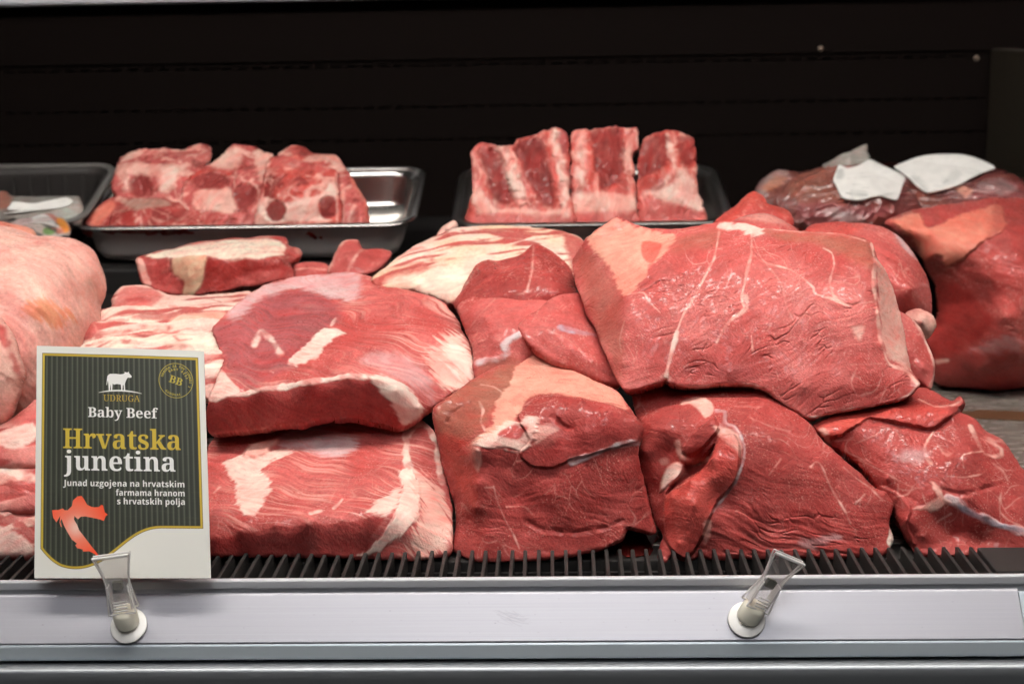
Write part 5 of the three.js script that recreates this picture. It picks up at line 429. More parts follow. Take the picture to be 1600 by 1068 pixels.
{n:'belly_slice',l:'belly slice showing beside the upper right corner of the sign, lowest of the stack',c:'belly slice',g:'pork belly slices stacked behind the sign',o:[-.2664,.0827,-.1494],u:[.9834,0,-.1815],v:[-.0744,.9122,-.403],w:[.1655,.4098,.897],out:[-34.6,32.4,-6.5,-8.1,35.1,-4.4,20.4,36,-.5,22,20.8,8.7,16.6,7.7,12.8,12.8,-3.1,13.9,-8.1,-5,11.1,-33.7,3.8,9.8],pts:[3,19.5,11,9.7,7.9,13.7],T:30,R:4.5,res:1,rag:1.2,mat:'dry',floor:0,base:'fatpink',base2:'fat',tex:{fa:6,fl:.02,fb:.09,fh:.25,fc:.06,wv:1,gr:0,gf:.12,gc:.17,sp:.2,ma:0,mf:.06,lump:2.4,lump2:1.6,fine:.14,ls:.95},feats:[{col:'rose',w:5.4,rg:2,k:.7,p:[-.7,28.7,16.8,30.4]},{col:'lean',w:5.4,rg:2,k:.7,p:[-.7,10.7,16.7,12.3]},{col:'creamhi',w:3.3,rg:1.5,k:.9,p:[-.6,20.1,18.6,22]}]},
{n:'pork_haunch',l:'pale skin-on pork haunch with an orange graze, at the left edge',c:'pork joint',o:[-.3885,.0742,-.2007],u:[.9134,0,-.407],v:[-.1604,.919,-.36],w:[.3741,.3942,.8395],out:[-54.5,150.5,-32.5,-25.3,150.5,-30.3,-11.3,144.6,-26.1,2.5,137.2,-22.5,26.3,131.7,-13.3,43.1,117.7,-6.4,48.4,96,1.2,48.2,78.6,3.1,42.6,68.6,3.2,42.1,56.6,9.7,33.6,39,21.9,21.4,24.5,33.6,8.6,5.4,50.2,-12.2,-13.3,58.2,-27.7,-23.6,55.9,-40.8,-22.5,52.4,-71.1,-17.2,42.3],pts:[-11.9,50.2,80.9,-33.5,14,81.1,-15.6,13.4,75.3,11.7,44.2,56.4,12.2,86.2,48.5,-15.1,92.3,52.1,32.9,85.7,24.9,-36.3,69,72.3,-29.9,117.9,19,8.3,117.1,12.2,3.4,14.5,61.1],T:120,R:16,res:.9,rag:.8,mat:'dry',floor:0,base:'skin',base2:'skin2',tex:{fa:-48,fl:.012,fb:.13,fh:1.3,fc:.2,wv:1,gr:0,gf:.12,gc:.17,sp:.2,ma:0,mf:.06,lump:3,lump2:.8,fine:.1},feats:[{col:'orange',rg:6,e:3.5,k:.6,st:7,fa:-60,fib:1,p:[-22.4,52.1,-11,56.9,5.4,54.1,13.8,52,14,45.9,7.7,44.9,3.6,39.1,-2.8,38.1,-11.9,41,-18.2,45.8]},{col:'rose',rg:5,e:6,k:.45,p:[-35.6,75.1,-20.8,50.9,-22.4,13.6,-31,-10.9,-43.4,-.7]},{col:'rose',w:7.2,rg:3,e:4,k:.4,p:[-36,107,-7,112.8,10.4,127.4]},{col:'fatpink',rg:5,e:8,k:.4,p:[28.8,119,47.5,90,36.8,51,19.3,61.9]}]},
{n:'pork_knuckle',l:'pale pork piece with red patches under the pork haunch at the left edge',c:'pork joint',o:[-.3943,.0757,-.1043],u:[.9702,0,-.2422],v:[-.0634,.9651,-.2541],w:[.2338,.2619,.9363],out:[-24.6,90.1,-5.1,-2,80.6,4.6,7.3,67.9,7.8,12.7,52.4,9.3,15.2,34,9.2,12.3,25.5,10.4,7.2,9.5,11.2,-1.2,.1,10.8,-27.7,-1.5,5.6],pts:[-1.7,45.8,20.9,5.9,31.9,19.1,-3.3,19,19.6],T:60,R:10,res:.9,rag:.8,mat:'dry',floor:0,base:'skin',base2:'skin2',tex:{fa:-60,fl:.03,fb:.3,fh:.25,fc:.1,wv:1,gr:0,gf:.12,gc:.17,sp:.4,ma:0,mf:.06,lump:3,lump2:.8,fine:.14},feats:[{col:'lean',w:4.8,rg:3,e:1.5,k:.8,p:[2.2,68.1,7.1,52.5,11.6,40.9,13.5,31.8]},{col:'lean',rg:2,e:1.5,k:.8,p:[-2.1,70.3,5.6,68,5.5,59.6,-1.2,58.9]},{col:'groove',w:3.8,dh:-3,k:.2,p:[1.9,34.4,8.5,27.4,12.1,21.8]}]},
{n:'pork_slice',l:'pink pork slice left of the sign, just under the pork knuckle',c:'pork slice',g:'pork slices left of the sign',o:[-.3716,.0523,-.0944],u:[.9623,0,-.2718],v:[-.1213,.895,-.4293],w:[.2433,.4461,.8613],out:[-48,12.9,-3.7,-30,28.6,-1.8,-14.7,32.9,-1.7,-1.2,42.3,-2.1,5.4,44.9,-3.4,49.5,30.8,5.9,52.5,-11,27.8,17.9,-11.7,23.5,-47.1,-3,7.3],pts:[-7.3,9.9,17,23,6.3,22.4],T:40,R:8,res:.9,rag:.8,mat:'dry',floor:0,base:'rose',base2:'fatpink',tex:{fa:6,fl:.02,fb:.09,fh:.25,fc:.06,wv:1,gr:0,gf:.12,gc:.17,sp:.2,ma:0,mf:.06,lump:2.4,lump2:1.6,fine:.14,ls:.95},feats:[{col:'fat',rg:2,e:1.5,k:.85,p:[-29.8,14.3,-16.5,22.3,1.2,24.7,5.6,13.6,-11.8,5.8]},{col:'lean',rg:2,e:2,k:.5,p:[-21.3,33.8,1,39.9,5.5,26.8,-12.1,24.2]}]},
{n:'pork_slice',l:'white edged pork slice left of the sign, in the middle of its stack',c:'pork slice',g:'pork slices left of the sign',o:[-.3653,.0264,-.0679],u:[.9701,0,-.2428],v:[-.1019,.9077,-.407],w:[.2204,.4195,.8806],out:[-47.5,14.2,-8.9,-33.9,35.4,-6.8,-7.5,36.1,-1.4,5.6,31.7,2.5,49.5,25.6,14,53,-7.4,24.7,14.2,-7.5,16.2,-46.1,-.7,2.7],pts:[-10.9,15.2,10.7,23.7,13.6,18.4],T:40,R:7,res:.9,rag:.8,mat:'dry',floor:0,base:'fatpink',base2:'rose',tex:{fa:6,fl:.02,fb:.09,fh:.25,fc:.06,wv:1,gr:0,gf:.12,gc:.17,sp:.2,ma:0,mf:.06,lump:2.4,lump2:1.6,fine:.14,ls:.95},feats:[{col:'fat',w:4.7,rg:2,e:1.2,k:.9,p:[-33.9,31.6,-15.8,25.7,6.1,15.9]},{col:'rose',w:5.6,rg:2,k:.8,p:[-33.6,16.5,6,4.4]},{col:'lean',w:3.7,rg:2,k:.7,p:[-29.2,22.9,6.1,9]}]},
{n:'pork_slice',l:'lowest pork slice left of the sign, resting on the grille',c:'pork slice',g:'pork slices left of the sign',o:[-.3636,-.0034,-.0497],u:[.9685,0,-.249],v:[-.0905,.9317,-.3518],w:[.232,.3633,.9023],out:[-43.6,16.3,-1.6,-34.8,37.6,-4.1,-13.1,39.9,.5,-.7,30.7,2.6,51.1,24.5,16.7,53.9,-5.6,20.1,15.4,-4.3,11.1,-44.4,1.7,-3.1],pts:[-9,17.1,8.3,25.2,13.7,16.4],T:40,R:7,res:.9,rag:.8,mat:'dry',floor:-.008,base:'fatpink',base2:'fat',tex:{fa:6,fl:.02,fb:.09,fh:.25,fc:.06,wv:1,gr:0,gf:.12,gc:.17,sp:.2,ma:0,mf:.06,lump:2.4,lump2:1.6,fine:.14,ls:.95},feats:[{col:'lean',w:4.2,rg:2,k:.85,p:[-30.5,32.7,-9,23.8,6.8,9.1]},{col:'fat',rg:2,e:1.5,k:.8,p:[-30.6,23.8,-9,17.1,3.2,5.1,-1.3,-.1,-31.2,2.9]},{col:'rose',w:3.3,rg:2,k:.8,p:[-13.3,31,7.1,20]}]},
{n:'rib_chunk',l:'bone-in rib chunk with white fat top, in front of the left steel tray',c:'rib piece',g:'bone-in rib pieces before the trays',o:[-.2903,.1234,-.3741],u:[.9784,0,-.2069],v:[-.101,.8727,-.4776],w:[.1805,.4882,.8539],out:[-76.3,29,14.2,-68.4,36.2,3.8,-46.5,47.9,-14.8,-10.7,61.7,-33.6,19.6,64.2,-36.6,53.5,63,-33.7,57.4,45.7,-14.3,66.6,40.9,-10.1,67.4,29.1,2.3,56.9,15.9,20.4,58.6,0,33,52.5,-5.2,33.3,25.6,-7.4,30.3,-5.4,-9.2,21.7,-34.3,-8.5,15.1,-50.5,-4,13.7,-70.8,5.6,9.5,-75.3,17.1,10.1],pts:[-48.8,25.3,23.5,-30.2,23.4,29.3,-13.7,21.7,34.6,18.8,16.1,39.4,47.3,12.5,39.6,-10,38.7,7.6,27.6,37.5,9,-47.8,11.4,16,-31.1,4.8,25.7,-6.6,6,25.2,26.2,3.4,34.1,48.4,31,17.4],T:50,R:2.5,res:1,rag:.8,mat:'wet',floor:.06,base:'dark',base2:'lean',tex:{fa:30,fl:.03,fb:.3,fh:.25,fc:.1,wv:1,gr:1,gf:.07,gc:.17,sp:.4,ma:.4,mf:.06,lump:2.5,lump2:1.6,fine:.3,pf:.4},feats:[{col:'creamhi',rg:1.5,e:1.2,k:.95,part:'fat_cap',p:[-68.1,32.9,-46,42.9,-10.6,57.9,19.6,58.6,49.6,52.2,51,22.1,18.7,14.1,-13.8,20.6,-38.6,23.3]},{col:'rose',w:4.3,rg:2,e:1.5,k:.7,p:[-60.1,36.6,-39.9,47,-6.3,57]},{col:'rose',w:3,rg:2,k:.5,p:[6.5,21.6,27.2,21.9,51.2,25]},{col:'bone',rg:1.2,e:.9,dh:1,part:'rib_bone',p:[-44.8,22.9,-30.2,22.9,-15.4,20.8,-17.5,9.5,-21.3,-1.4,-30.1,-8.9,-38.2,-6.7,-35.5,2.3,-44.5,12.3]},{col:'blood',rg:2,e:2,k:.8,p:[-14.4,17.1,6.4,17.5,51.2,8,55.9,-.1,25.7,-6.4,3.1,-4.8,-18.5,-6,-16.6,7.6]},{col:'groove',w:2.6,dh:-3,k:.6,p:[-46.8,24.1,-46.6,12.9]},{col:'lean',rg:2,e:1.5,k:.85,p:[-73.9,27.4,-49.9,24.2,-47.6,13.1,-37.7,.9,-40.3,-6.5,-50.5,-3.2,-62.5,4.8]},{col:'fatpink',rg:1.5,k:.8,p:[-75.9,27.9,-71.9,28.4,-64.6,6.2,-70.8,7.1]},{col:'rose',rg:3,e:3,k:.5,p:[3.3,-1.8,26.2,3.4,53,4.3,54.7,-2.3,25.6,-7.4]}]},
{n:'rib_chunk',l:'small rib piece with a pale rim, between the left tray and the fat sheet',c:'rib piece',g:'bone-in rib pieces before the trays',o:[-.174,.1348,-.3917],u:[.9938,0,-.111],v:[-.0487,.8985,-.4362],w:[.0997,.4389,.893],out:[-28.8,-1.2,8.9,-23.5,15.3,1.9,-15.5,34.5,-10.1,-1.1,35,-10.3,3.2,24.6,-3.7,22.5,24.6,-5.7,28.8,16.9,2.5,18.9,-.2,15.3,8.2,-8.3,21.2,-10.7,-9,18.5],pts:[-10.4,9.3,16.3,8.6,7.2,17.6],T:30,R:4,res:1.1,rag:.8,mat:'wet',floor:.06,base:'lean',base2:'rose',tex:{fa:0,fl:.03,fb:.3,fh:.25,fc:.1,wv:1,gr:0,gf:.12,gc:.17,sp:.4,ma:.5,mf:.06,lump:3,lump2:.8,fine:.14},feats:[{col:'fatpink',w:2.8,rg:1.5,k:.8,p:[-27.8,-.1,-14,33.1,-1.1,33.3]},{col:'fatpink',w:2.4,rg:1.5,k:.7,p:[-10.6,-4.4,2.1,21.8]},{col:'lean',rg:2,k:.8,p:[-6.4,-2.7,4.3,19.9,21.3,20.5,6.2,-3.5]}]},
{n:'rib_chunk',l:'sliver of rib meat lying low beside the fat topped rib chunk',c:'rib piece',g:'bone-in rib pieces before the trays',o:[-.2184,.1331,-.3857],u:[.9884,0,-.1516],v:[-.0691,.8899,-.4509],w:[.1349,.4561,.8796],out:[-13.9,4,1.6,-12.8,15.5,-6,12.8,15.5,-6.1,18.9,4.6,3,8.1,-5,9.8,-12.9,-3.3,7.1],pts:[0,3.6,8.3],T:25,R:4,res:1.2,rag:.8,mat:'wet',floor:.06,base:'rose',base2:'lean',tex:{fa:0,fl:.03,fb:.3,fh:.25,fc:.1,wv:1,gr:0,gf:.12,gc:.17,sp:.4,ma:.5,mf:.06,lump:3,lump2:.8,fine:.14},feats:[{col:'fatpink',w:1.7,rg:1.5,k:.7,p:[-12.8,6.7,14.6,4.6]}]},
{n:'oxtail_piece',l:'tall square beef rib piece at the back left of the left steel tray',c:'rib piece',g:'bone-in beef pieces in the left steel tray',o:[-.3895,.1795,-.5683],u:[.9712,0,-.2383],v:[-.0886,.9284,-.3609],w:[.2212,.3716,.9016],out:[-48.6,35.5,10.6,-40.3,52.5,-2.5,-18.7,62.8,-14.9,19.5,61,-16.6,34.3,65.5,-16.5,46.3,63.1,-14.3,44.9,46,6.2,37.1,23.9,22,28.2,10.1,31.9,21.3,-11.3,39.2,-6.6,-13.3,33.2,-49.2,-6.1,22.6],pts:[-37.1,30.8,20.6,-4.5,30.2,26.8,23.7,35.3,23,-28.7,12.8,22.3,6.2,11.3,30.9,-27.9,51.7,.4],T:40,R:3,res:.95,rag:2.6,mat:'wet',floor:.12,base:'lean',base2:'rose',tex:{fa:40,fl:.03,fb:.15,fh:.7,fc:.2,wv:1,gr:1.2,gf:.07,gc:.17,sp:.4,ma:.9,mf:.045,lump:4,lump2:2.2,fine:.3,pf:.75,sk:.4},feats:[{col:'fatpink',rg:4,e:3,k:.8,p:[-46.7,35.1,-27.8,40.4,4.9,33.7,23.6,32.4,18.5,24.1,10.9,10.9,-5.8,2.1,-9.6,20.3,-32.7,25.4,-42.5,16.4]},{col:'fat',rg:3,e:2,k:.85,p:[-2.3,26,11.7,28.7,9,11.1,-4.6,3.2]},{col:'fatpink',rg:2,k:.85,p:[-43.2,42.7,-35.1,54.5,-18.6,60.1,-20.9,53.6,-32.6,44.6]},{col:'lean',w:4,rg:2,e:2,k:.8,p:[-18.6,55.7,14.6,52.3,41.1,56.4]},{col:'deep',rg:3,e:3,k:.7,dh:-2,p:[-35.4,18.2,-19,20.2,-12.9,.3,-31.5,-.2]},{col:'fatpink',rg:2,k:.7,p:[29.4,65.6,36.7,65.3,33.7,52.8]}]},
{n:'oxtail_piece',l:'low ragged beef rib piece at the front left corner of the left steel tray',c:'rib piece',g:'bone-in beef pieces in the left steel tray',o:[-.3977,.1558,-.5119],u:[.9729,0,-.2312],v:[-.0911,.919,-.3836],w:[.2124,.3943,.8941],out:[-54,2.9,.6,-52.6,23.5,-5.9,-42.4,37.4,-13,-27.4,44.7,-14.9,-7.8,41.8,-11.1,22.2,36.7,-3.3,42.6,23.7,7.6,60,3.3,19,70.7,-11.4,26.6],pts:[-25.4,14.2,15,4.1,23.2,13.1,19.5,4.6,24.8,-12.1,5.3,19.1,-39.3,16.9,8.1,41.8,-2,27.7],T:40,R:3,res:1.2,rag:2,mat:'wet',floor:.12,base:'lean',base2:'dark',tex:{fa:40,fl:.03,fb:.15,fh:.7,fc:.2,wv:1,gr:1.2,gf:.07,gc:.17,sp:.4,ma:.9,mf:.045,lump:4,lump2:2.2,fine:.3,pf:.75,sk:.4},feats:[{col:'bonegrey',rg:3,e:2,k:.7,p:[-20.3,37.7,-.8,39,19.9,33.9,22.1,26.8,-.5,22.4,-14.3,28]},{col:'salmon',rg:2,e:2,k:.8,p:[-51.4,23.8,-33.1,39.5,-28.1,28.1,-37,13.7,-46.7,6]},{col:'blood',rg:2,e:2,k:.7,p:[-19.9,20.2,-12,22.6,-7.7,-1,-19,-1]},{col:'groove',w:2.9,dh:-4,k:.4,p:[-30.3,25,-34.9,2.8]},{col:'fatpink',w:1.7,rg:2,k:.7,p:[-.5,20.9,8.1,-2.9]},{col:'fatpink',w:1.5,rg:2,k:.7,p:[6.3,23.2,30.8,7.3]},{col:'fatpink',w:1.3,rg:2,k:.6,p:[-2.8,18.2,-3.2,-1.6]}]},
{n:'oxtail_piece',l:'pale fatty beef rib piece leaning in the middle of the left steel tray',c:'rib piece',g:'bone-in beef pieces in the left steel tray',o:[-.3204,.1549,-.544],u:[.987,0,-.1608],v:[-.0548,.9401,-.3365],w:[.1512,.341,.9278],out:[-48.7,17.4,19.4,-42.1,52.2,9.5,-20.8,67.2,1.4,0,90.2,-16.9,11.9,92.5,-18.3,26.4,87.2,-13.4,44.3,76,-3.6,45.6,58.7,16.3,33.2,20.6,34.8,19.7,-15.8,45.1,-29.7,-13.6,37.4,-43.9,-3.8,27.7],pts:[-15.4,42.3,21.3,7.9,55.4,15,12.4,24.7,30.5,-20.3,19.4,27.2,-1.9,2.6,35.1,21.5,66.3,-.2],T:40,R:3,res:.95,rag:2.4,mat:'wet',floor:.12,base:'lean',base2:'rose',tex:{fa:40,fl:.03,fb:.15,fh:.7,fc:.2,wv:1,gr:1.2,gf:.07,gc:.17,sp:.4,ma:.9,mf:.045,lump:4,lump2:2.2,fine:.3,pf:.75,sk:.4},feats:[{col:'deep',rg:3,e:2,k:.7,dh:-2,p:[.9,45.7,-4.6,38.5,-17.8,36.5,-31.2,41,-36.8,49,-31.5,56.3,-18.2,58.5,-4.7,53.9]},{col:'bright',w:3.4,rg:2,k:.8,p:[-39.2,50.6,-30,58.6,-15.8,59.8,.8,52.9]},{col:'fatpink',rg:3,e:2,k:.9,p:[-36.8,26.3,-29.6,34.6,-1.5,36.2,7.6,17.2,.5,7.5,-20.4,14.3,-34.5,18.3]},{col:'fatpink',rg:4,e:3,k:.75,p:[-20.8,67.2,0,88.6,12,85,7.7,62.2,-8.8,59.9]},{col:'deep',rg:3,e:2,k:.8,dh:-2,p:[25.4,26.5,22,17,14,13.6,6.2,18.1,3.1,27.9,6.5,37.6,14.4,41.5,22.2,36.8]},{col:'fatpink',rg:3,e:2,k:.8,p:[24,84.3,43.1,75.1,31.2,40,26.4,62.2]},{col:'fatpink',rg:2,k:.8,p:[-2,-3.9,18.8,-4.2,17.4,-14.4,-2.1,-13.1]},{col:'fatpink',w:2.7,rg:2,k:.7,p:[3.2,49.8,26.5,37.5,28.6,20.9]}]},
{n:'oxtail_piece',l:'square vertebra cut with two dark ovals in white fat, front right of the left tray',c:'rib piece',g:'bone-in beef pieces in the left steel tray',o:[-.253,.1542,-.5169],u:[.9904,0,-.1382],v:[-.0391,.9591,-.2804],w:[.1326,.2831,.9499],out:[-40.9,-2.4,13.3,-38.3,13.2,9.8,-31.3,42.1,4.6,-24.1,76,-9.6,-12,80.2,-12.9,13.7,71.7,-7.5,41.6,62.1,-2,43.9,47.4,2.4,43.5,-6.5,22.2,.4,-6,20.3],pts:[2.6,51.7,22.9,1.9,22.7,29,31.6,26.2,30.2,-16.7,19.6,23.3,-15.9,53.5,16.6],T:40,R:3,res:.95,rag:2,mat:'wet',floor:.12,base:'lean',base2:'bright',tex:{fa:40,fl:.03,fb:.15,fh:.7,fc:.2,wv:1,gr:1.2,gf:.07,gc:.17,sp:.4,ma:.9,mf:.045,lump:4,lump2:2.2,fine:.3,pf:.75,sk:.4},feats:[{col:'fat',rg:2,e:1.5,k:.9,part:'fat_web',p:[-32,31.9,-23.6,32.9,-7.3,25.8,11.2,29.4,24.9,31.7,40,48.3,41.8,27.4,24.8,26.6,26.4,10.6,39.9,6.1,10.3,7.8,-5.8,7.6,-24.2,9.1,-33.4,19.8]},{col:'deep',rg:2,e:1.4,k:.95,dh:-2,p:[-6.2,18.1,-9.4,11.4,-16.8,9,-23.9,12.8,-26.7,20.5,-23.5,27.5,-16,29.4,-8.9,25.5]},{col:'deep',rg:2,e:1.4,k:.9,dh:-2,p:[43.1,20.6,40.1,11.8,33.6,8.3,27.3,11.7,25,20,27.9,28.6,34.4,33.1,40.8,29.6]},{col:'fatpink',w:3,rg:1.5,k:.85,p:[-36,11.7,-28.3,41.4,-21.6,72.3]},{col:'fatpink',w:2.3,rg:1.5,k:.8,p:[42.6,57.5,41.6,3.8]},{col:'rose',rg:3,e:3,k:.6,p:[-21.2,75.2,-.2,77.1,39.2,60,-11.5,62]},{col:'fatpink',w:1.9,rg:2,k:.7,p:[13.8,52.9,38.9,52.2]}]},
{n:'oxtail_piece',l:'beef rib piece half hidden at the back of the left steel tray',c:'rib piece',g:'bone-in beef pieces in the left steel tray',o:[-.2441,.1915,-.5838],u:[.9854,0,-.1705],v:[-.0651,.9241,-.3765],w:[.1576,.3821,.9106],out:[-33.9,35.3,1.4,-28.9,42.6,-5.6,-19,49.9,-11.7,-6.9,47.8,-10.3,2.8,36.9,-2,24.1,34.3,.9,31.7,19.9,11.7,36.8,5.9,20,33.1,-15.3,37,-9.1,-9.7,31.4,-32,12,19.6],pts:[-12.3,28.3,13.5,13.6,19.9,21.5],T:30,R:3,res:1.3,rag:1.2,mat:'wet',floor:.13,base:'lean',base2:'bright',tex:{fa:40,fl:.03,fb:.15,fh:.7,fc:.2,wv:1,gr:1.2,gf:.07,gc:.17,sp:.4,ma:.9,mf:.045,lump:4,lump2:2.2,fine:.3,pf:.75,sk:.4},feats:[{col:'fatpink',rg:3,e:2,k:.75,p:[-12.6,22.1,2.2,34,24,32.7,32.5,13.4,25,9.4,16,20.4]},{col:'fatpink',w:1.6,k:.6,p:[-21.7,37.8,-15,19.3]}]},
{n:'oxtail_piece',l:'narrow curved beef rib piece at the right end of the left steel tray',c:'rib piece',g:'bone-in beef pieces in the left steel tray',o:[-.1941,.1537,-.5283],u:[.9932,0,-.1161],v:[-.0392,.9413,-.3354],w:[.1093,.3377,.9349],out:[-18.2,58.4,-9.9,-5.2,58.5,-11.4,1.7,47.8,-3.7,7.4,36.2,3.5,11.8,21,11.5,13.5,6.6,17.2,11,-7.5,22.5,-17.8,-7.6,21.1],pts:[-5.4,27.6,16,1.2,9.2,23],T:35,R:3,res:1.2,rag:1.2,mat:'wet',floor:.12,base:'lean',base2:'rose',tex:{fa:40,fl:.03,fb:.15,fh:.7,fc:.2,wv:1,gr:1.2,gf:.07,gc:.17,sp:.4,ma:.9,mf:.045,lump:4,lump2:2.2,fine:.3,pf:.75,sk:.4},feats:[{col:'fatpink',w:4.2,rg:2,e:1.5,k:.8,p:[-11.2,43.2,-12.5,20.3,-11.9,-2]},{col:'dark',rg:2,k:.7,p:[-4.5,12.1,2.5,20.1,3.2,-.2,-4.9,-1.2]},{col:'salmon',w:2.8,rg:2,k:.8,p:[-2.9,55.4,8.5,29,11.3,2.6]}]},
{n:'short_rib',l:'double short rib block with two dark red bands, left in the right steel tray',c:'rib piece',g:'beef short ribs standing in the right steel tray',o:[-.0324,.1562,-.5273],u:[.9993,0,-.0372],v:[-.0088,.9717,-.2361],w:[.0362,.2363,.971],out:[-49.9,-4.8,25.1,-47.3,33.4,20,-48.6,68.7,12.1,-45.6,76.3,9.9,-37,82.3,5.5,-12.5,79.2,9.8,-6.2,77.8,11.8,-2.6,85.2,3.4,12.3,90.6,-.9,36.1,98.2,-8.4,45.1,94.9,-4.7,47.9,83.2,2.8,47.8,31.5,21.1,46.4,-6.9,28.2],pts:[-27.7,45.2,19.5,-1.1,45.2,16.4,-7.8,73.4,8.6,21,56.7,18,-23.6,7.6,29.1,19.7,6.6,30.5,40.5,56.6,16.7,-5.5,63,12.3,-1.5,25,21.8],T:45,R:3,res:.95,rag:2.2,mat:'wet',floor:.12,base:'rose',base2:'bright',tex:{fa:80,fl:.03,fb:.13,fh:.9,fc:.22,wv:1,gr:1,gf:.06,gc:.17,sp:.4,ma:.9,mf:.045,lump:3.5,lump2:2,fine:.3,pf:.5,sk:.4},feats:[{col:'deep',rg:3,e:3,k:.92,dh:-3,fib:1,p:[-39.5,71.1,-22.4,76.5,-14.3,52.9,-8.8,25.1,-15,17,-25.7,25.2,-33.8,47.9]},{col:'deep',rg:3,e:3,k:.92,dh:-3,fib:1,p:[-4.7,79.2,12.2,87.9,24.3,80.9,26.9,51.6,33.3,19.1,22.3,15.4,10.8,34.6,1.6,57.7]},{col:'fat',w:11.8,rg:3,e:3,k:.95,dh:3,part:'fat_band',p:[-16.3,75.8,-9.3,57.9,-3.6,40.1,.9,24.9]},{col:'bright',w:4.9,rg:3,e:2,k:.7,p:[-11.4,75.7,-2.2,50.2]},{col:'fat',w:9.8,rg:3,e:3,k:.95,dh:2.5,p:[33.5,94.8,34.9,69.9,41.2,41.5,42.7,9.1]},{col:'bright',w:4.4,rg:2,e:2,k:.7,p:[27.1,90.6,30.7,56.7,36.1,31.5]},{col:'fatpink',rg:3,e:2.5,k:.85,p:[-47.3,33.4,-37.6,33,-23.4,15.1,.7,17.3,19.8,10.4,45.3,15.3,45.2,10.3,19.7,6.6,-13.9,11.2,-42.8,10.9]},{col:'fatpink',w:4.7,rg:3,e:3,k:.6,p:[-44.9,71.2,-44.2,45.8,-45,25.8]},{col:'rose',rg:3,e:3,k:.7,p:[-45.3,8.5,-13.9,10,43.9,6.6,43.6,-4.4,-45.5,-2.5]},{col:'purple',rg:2,k:.6,p:[37.1,91.9,45.7,92.9,45.9,69.8,39.9,72.5]}]},
{n:'short_rib',l:'upright short rib block with marbled dark centre, in the middle of the right tray',c:'rib piece',g:'beef short ribs standing in the right steel tray',o:[.0545,.1548,-.5321],u:[1,0,.0012],v:[.0003,.9744,-.2248],w:[-.0011,.2248,.9744],out:[-38.4,-5.5,27.6,-37.9,32.6,22.1,-37.9,87.8,8.1,-23.8,95.5,1.6,-18.4,93.2,3.2,3.5,98.7,-3.8,18.1,97,-2.2,28.9,94.8,-.6,27.8,75.5,5.2,22.7,70.2,8.1,24.1,45.1,12.5,25.7,12.4,21.4,25.2,-6.3,27.4],pts:[-12.3,69.3,18.2,7.2,69.3,16.1,-12.8,32.1,23.9,6,11.8,29.5,19.3,57,15.3,-26.9,57.4,17.5],T:45,R:3,res:.95,rag:2.4,mat:'wet',floor:.12,base:'bright',base2:'rose',tex:{fa:80,fl:.03,fb:.13,fh:.9,fc:.22,wv:1,gr:1,gf:.06,gc:.17,sp:.4,ma:.9,mf:.045,lump:3.5,lump2:2,fine:.3,pf:.5,sk:.4},feats:[{col:'deep',rg:4,e:3,k:.85,dh:-3,fib:1,p:[-18.5,90.5,-4.2,93.3,13.1,93.3,12,59.4,8,42,-3.2,32,-11.5,37,-14.8,61.9]},{col:'fat',w:9.8,rg:4,e:4,k:.75,br:.3,part:'fat_band',p:[-28.8,91.1,-28.2,57.4,-29.9,22.5]},{col:'fatpink',w:5.5,rg:3,e:3,k:.8,p:[18,93.8,19.3,57,22.1,17.3]},{col:'fatpink',rg:4,e:3,k:.75,p:[-37.1,25.2,-12.8,32.1,23.5,24.8,23.2,12.4,-25.2,10.1,-37.2,12.8]},{col:'rose',rg:3,e:3,k:.6,p:[-37.3,10.4,24.4,9.9,24,-5.1,-37.4,-4.3]},{col:'fat',w:3,rg:2,k:.8,p:[24.2,93.6,27.8,93.5,26.8,75.5]}]},
{n:'short_rib',l:'short rib block with a forked white fat line, right in the right steel tray',c:'rib piece',g:'beef short ribs standing in the right steel tray',o:[.1117,.1536,-.5313],u:[.9989,0,.0466],v:[.0109,.9725,-.2328],w:[-.0453,.233,.9714],out:[-30.2,-5.4,26.2,-31.1,13.2,22.5,-31.5,43.3,15.3,-27.9,74,6,-25.4,85.6,2.5,-18,91.3,-.6,4.2,95.6,-4.8,16.3,90.9,-2.4,25.5,85.5,0,25.7,63.8,5.1,28.1,33.1,14.1,34,13,19.3,34.2,-5.5,23.1],pts:[-1.5,62.1,18.3,-1.8,27,26.4,15.3,44.7,19.5,-16,57.4,17.9],T:45,R:3,res:.95,rag:2.2,mat:'wet',floor:.12,base:'lean',base2:'bright',tex:{fa:80,fl:.03,fb:.13,fh:.9,fc:.22,wv:1,gr:1,gf:.06,gc:.17,sp:.4,ma:.9,mf:.045,lump:3.5,lump2:2,fine:.3,pf:.5,sk:.4},feats:[{col:'deep',rg:4,e:3,k:.85,dh:-2,fib:1,p:[-26.6,81.8,-15.6,89.6,-.8,90.9,-.3,62.1,-16,49.9,-29.3,48.2]},{col:'fat',w:4.9,rg:2.5,e:2,k:.85,part:'fat_band',p:[-.8,90.9,2.4,70.4,4.5,54.6,-6.5,39.6,-25.7,27.9]},{col:'fatpink',w:2.8,rg:2,k:.7,p:[4.5,54.6,25.4,54.4]},{col:'fat',rg:4,e:3,k:.75,part:'fat_band',p:[3.2,42,10.6,52.3,27.6,38,32.1,13,12.7,17.6,-23.3,30.3,-8.9,34.7]},{col:'dark',rg:2,e:2,k:.7,p:[-4.1,39.5,-7.6,34.3,-16.1,32.5,-24.6,35.1,-28.1,40.6,-24.5,45.7,-16,47.4,-7.6,44.9]},{col:'deep',rg:4,e:3,k:.8,dh:-2,fib:1,p:[6.5,86.9,23.6,85.5,24.3,58.3,10.7,60.1]},{col:'rose',rg:3,e:3,k:.6,p:[-28.2,23,3,19.8,32,10.5,31.8,-4.3,-28.3,-4.2]}]},
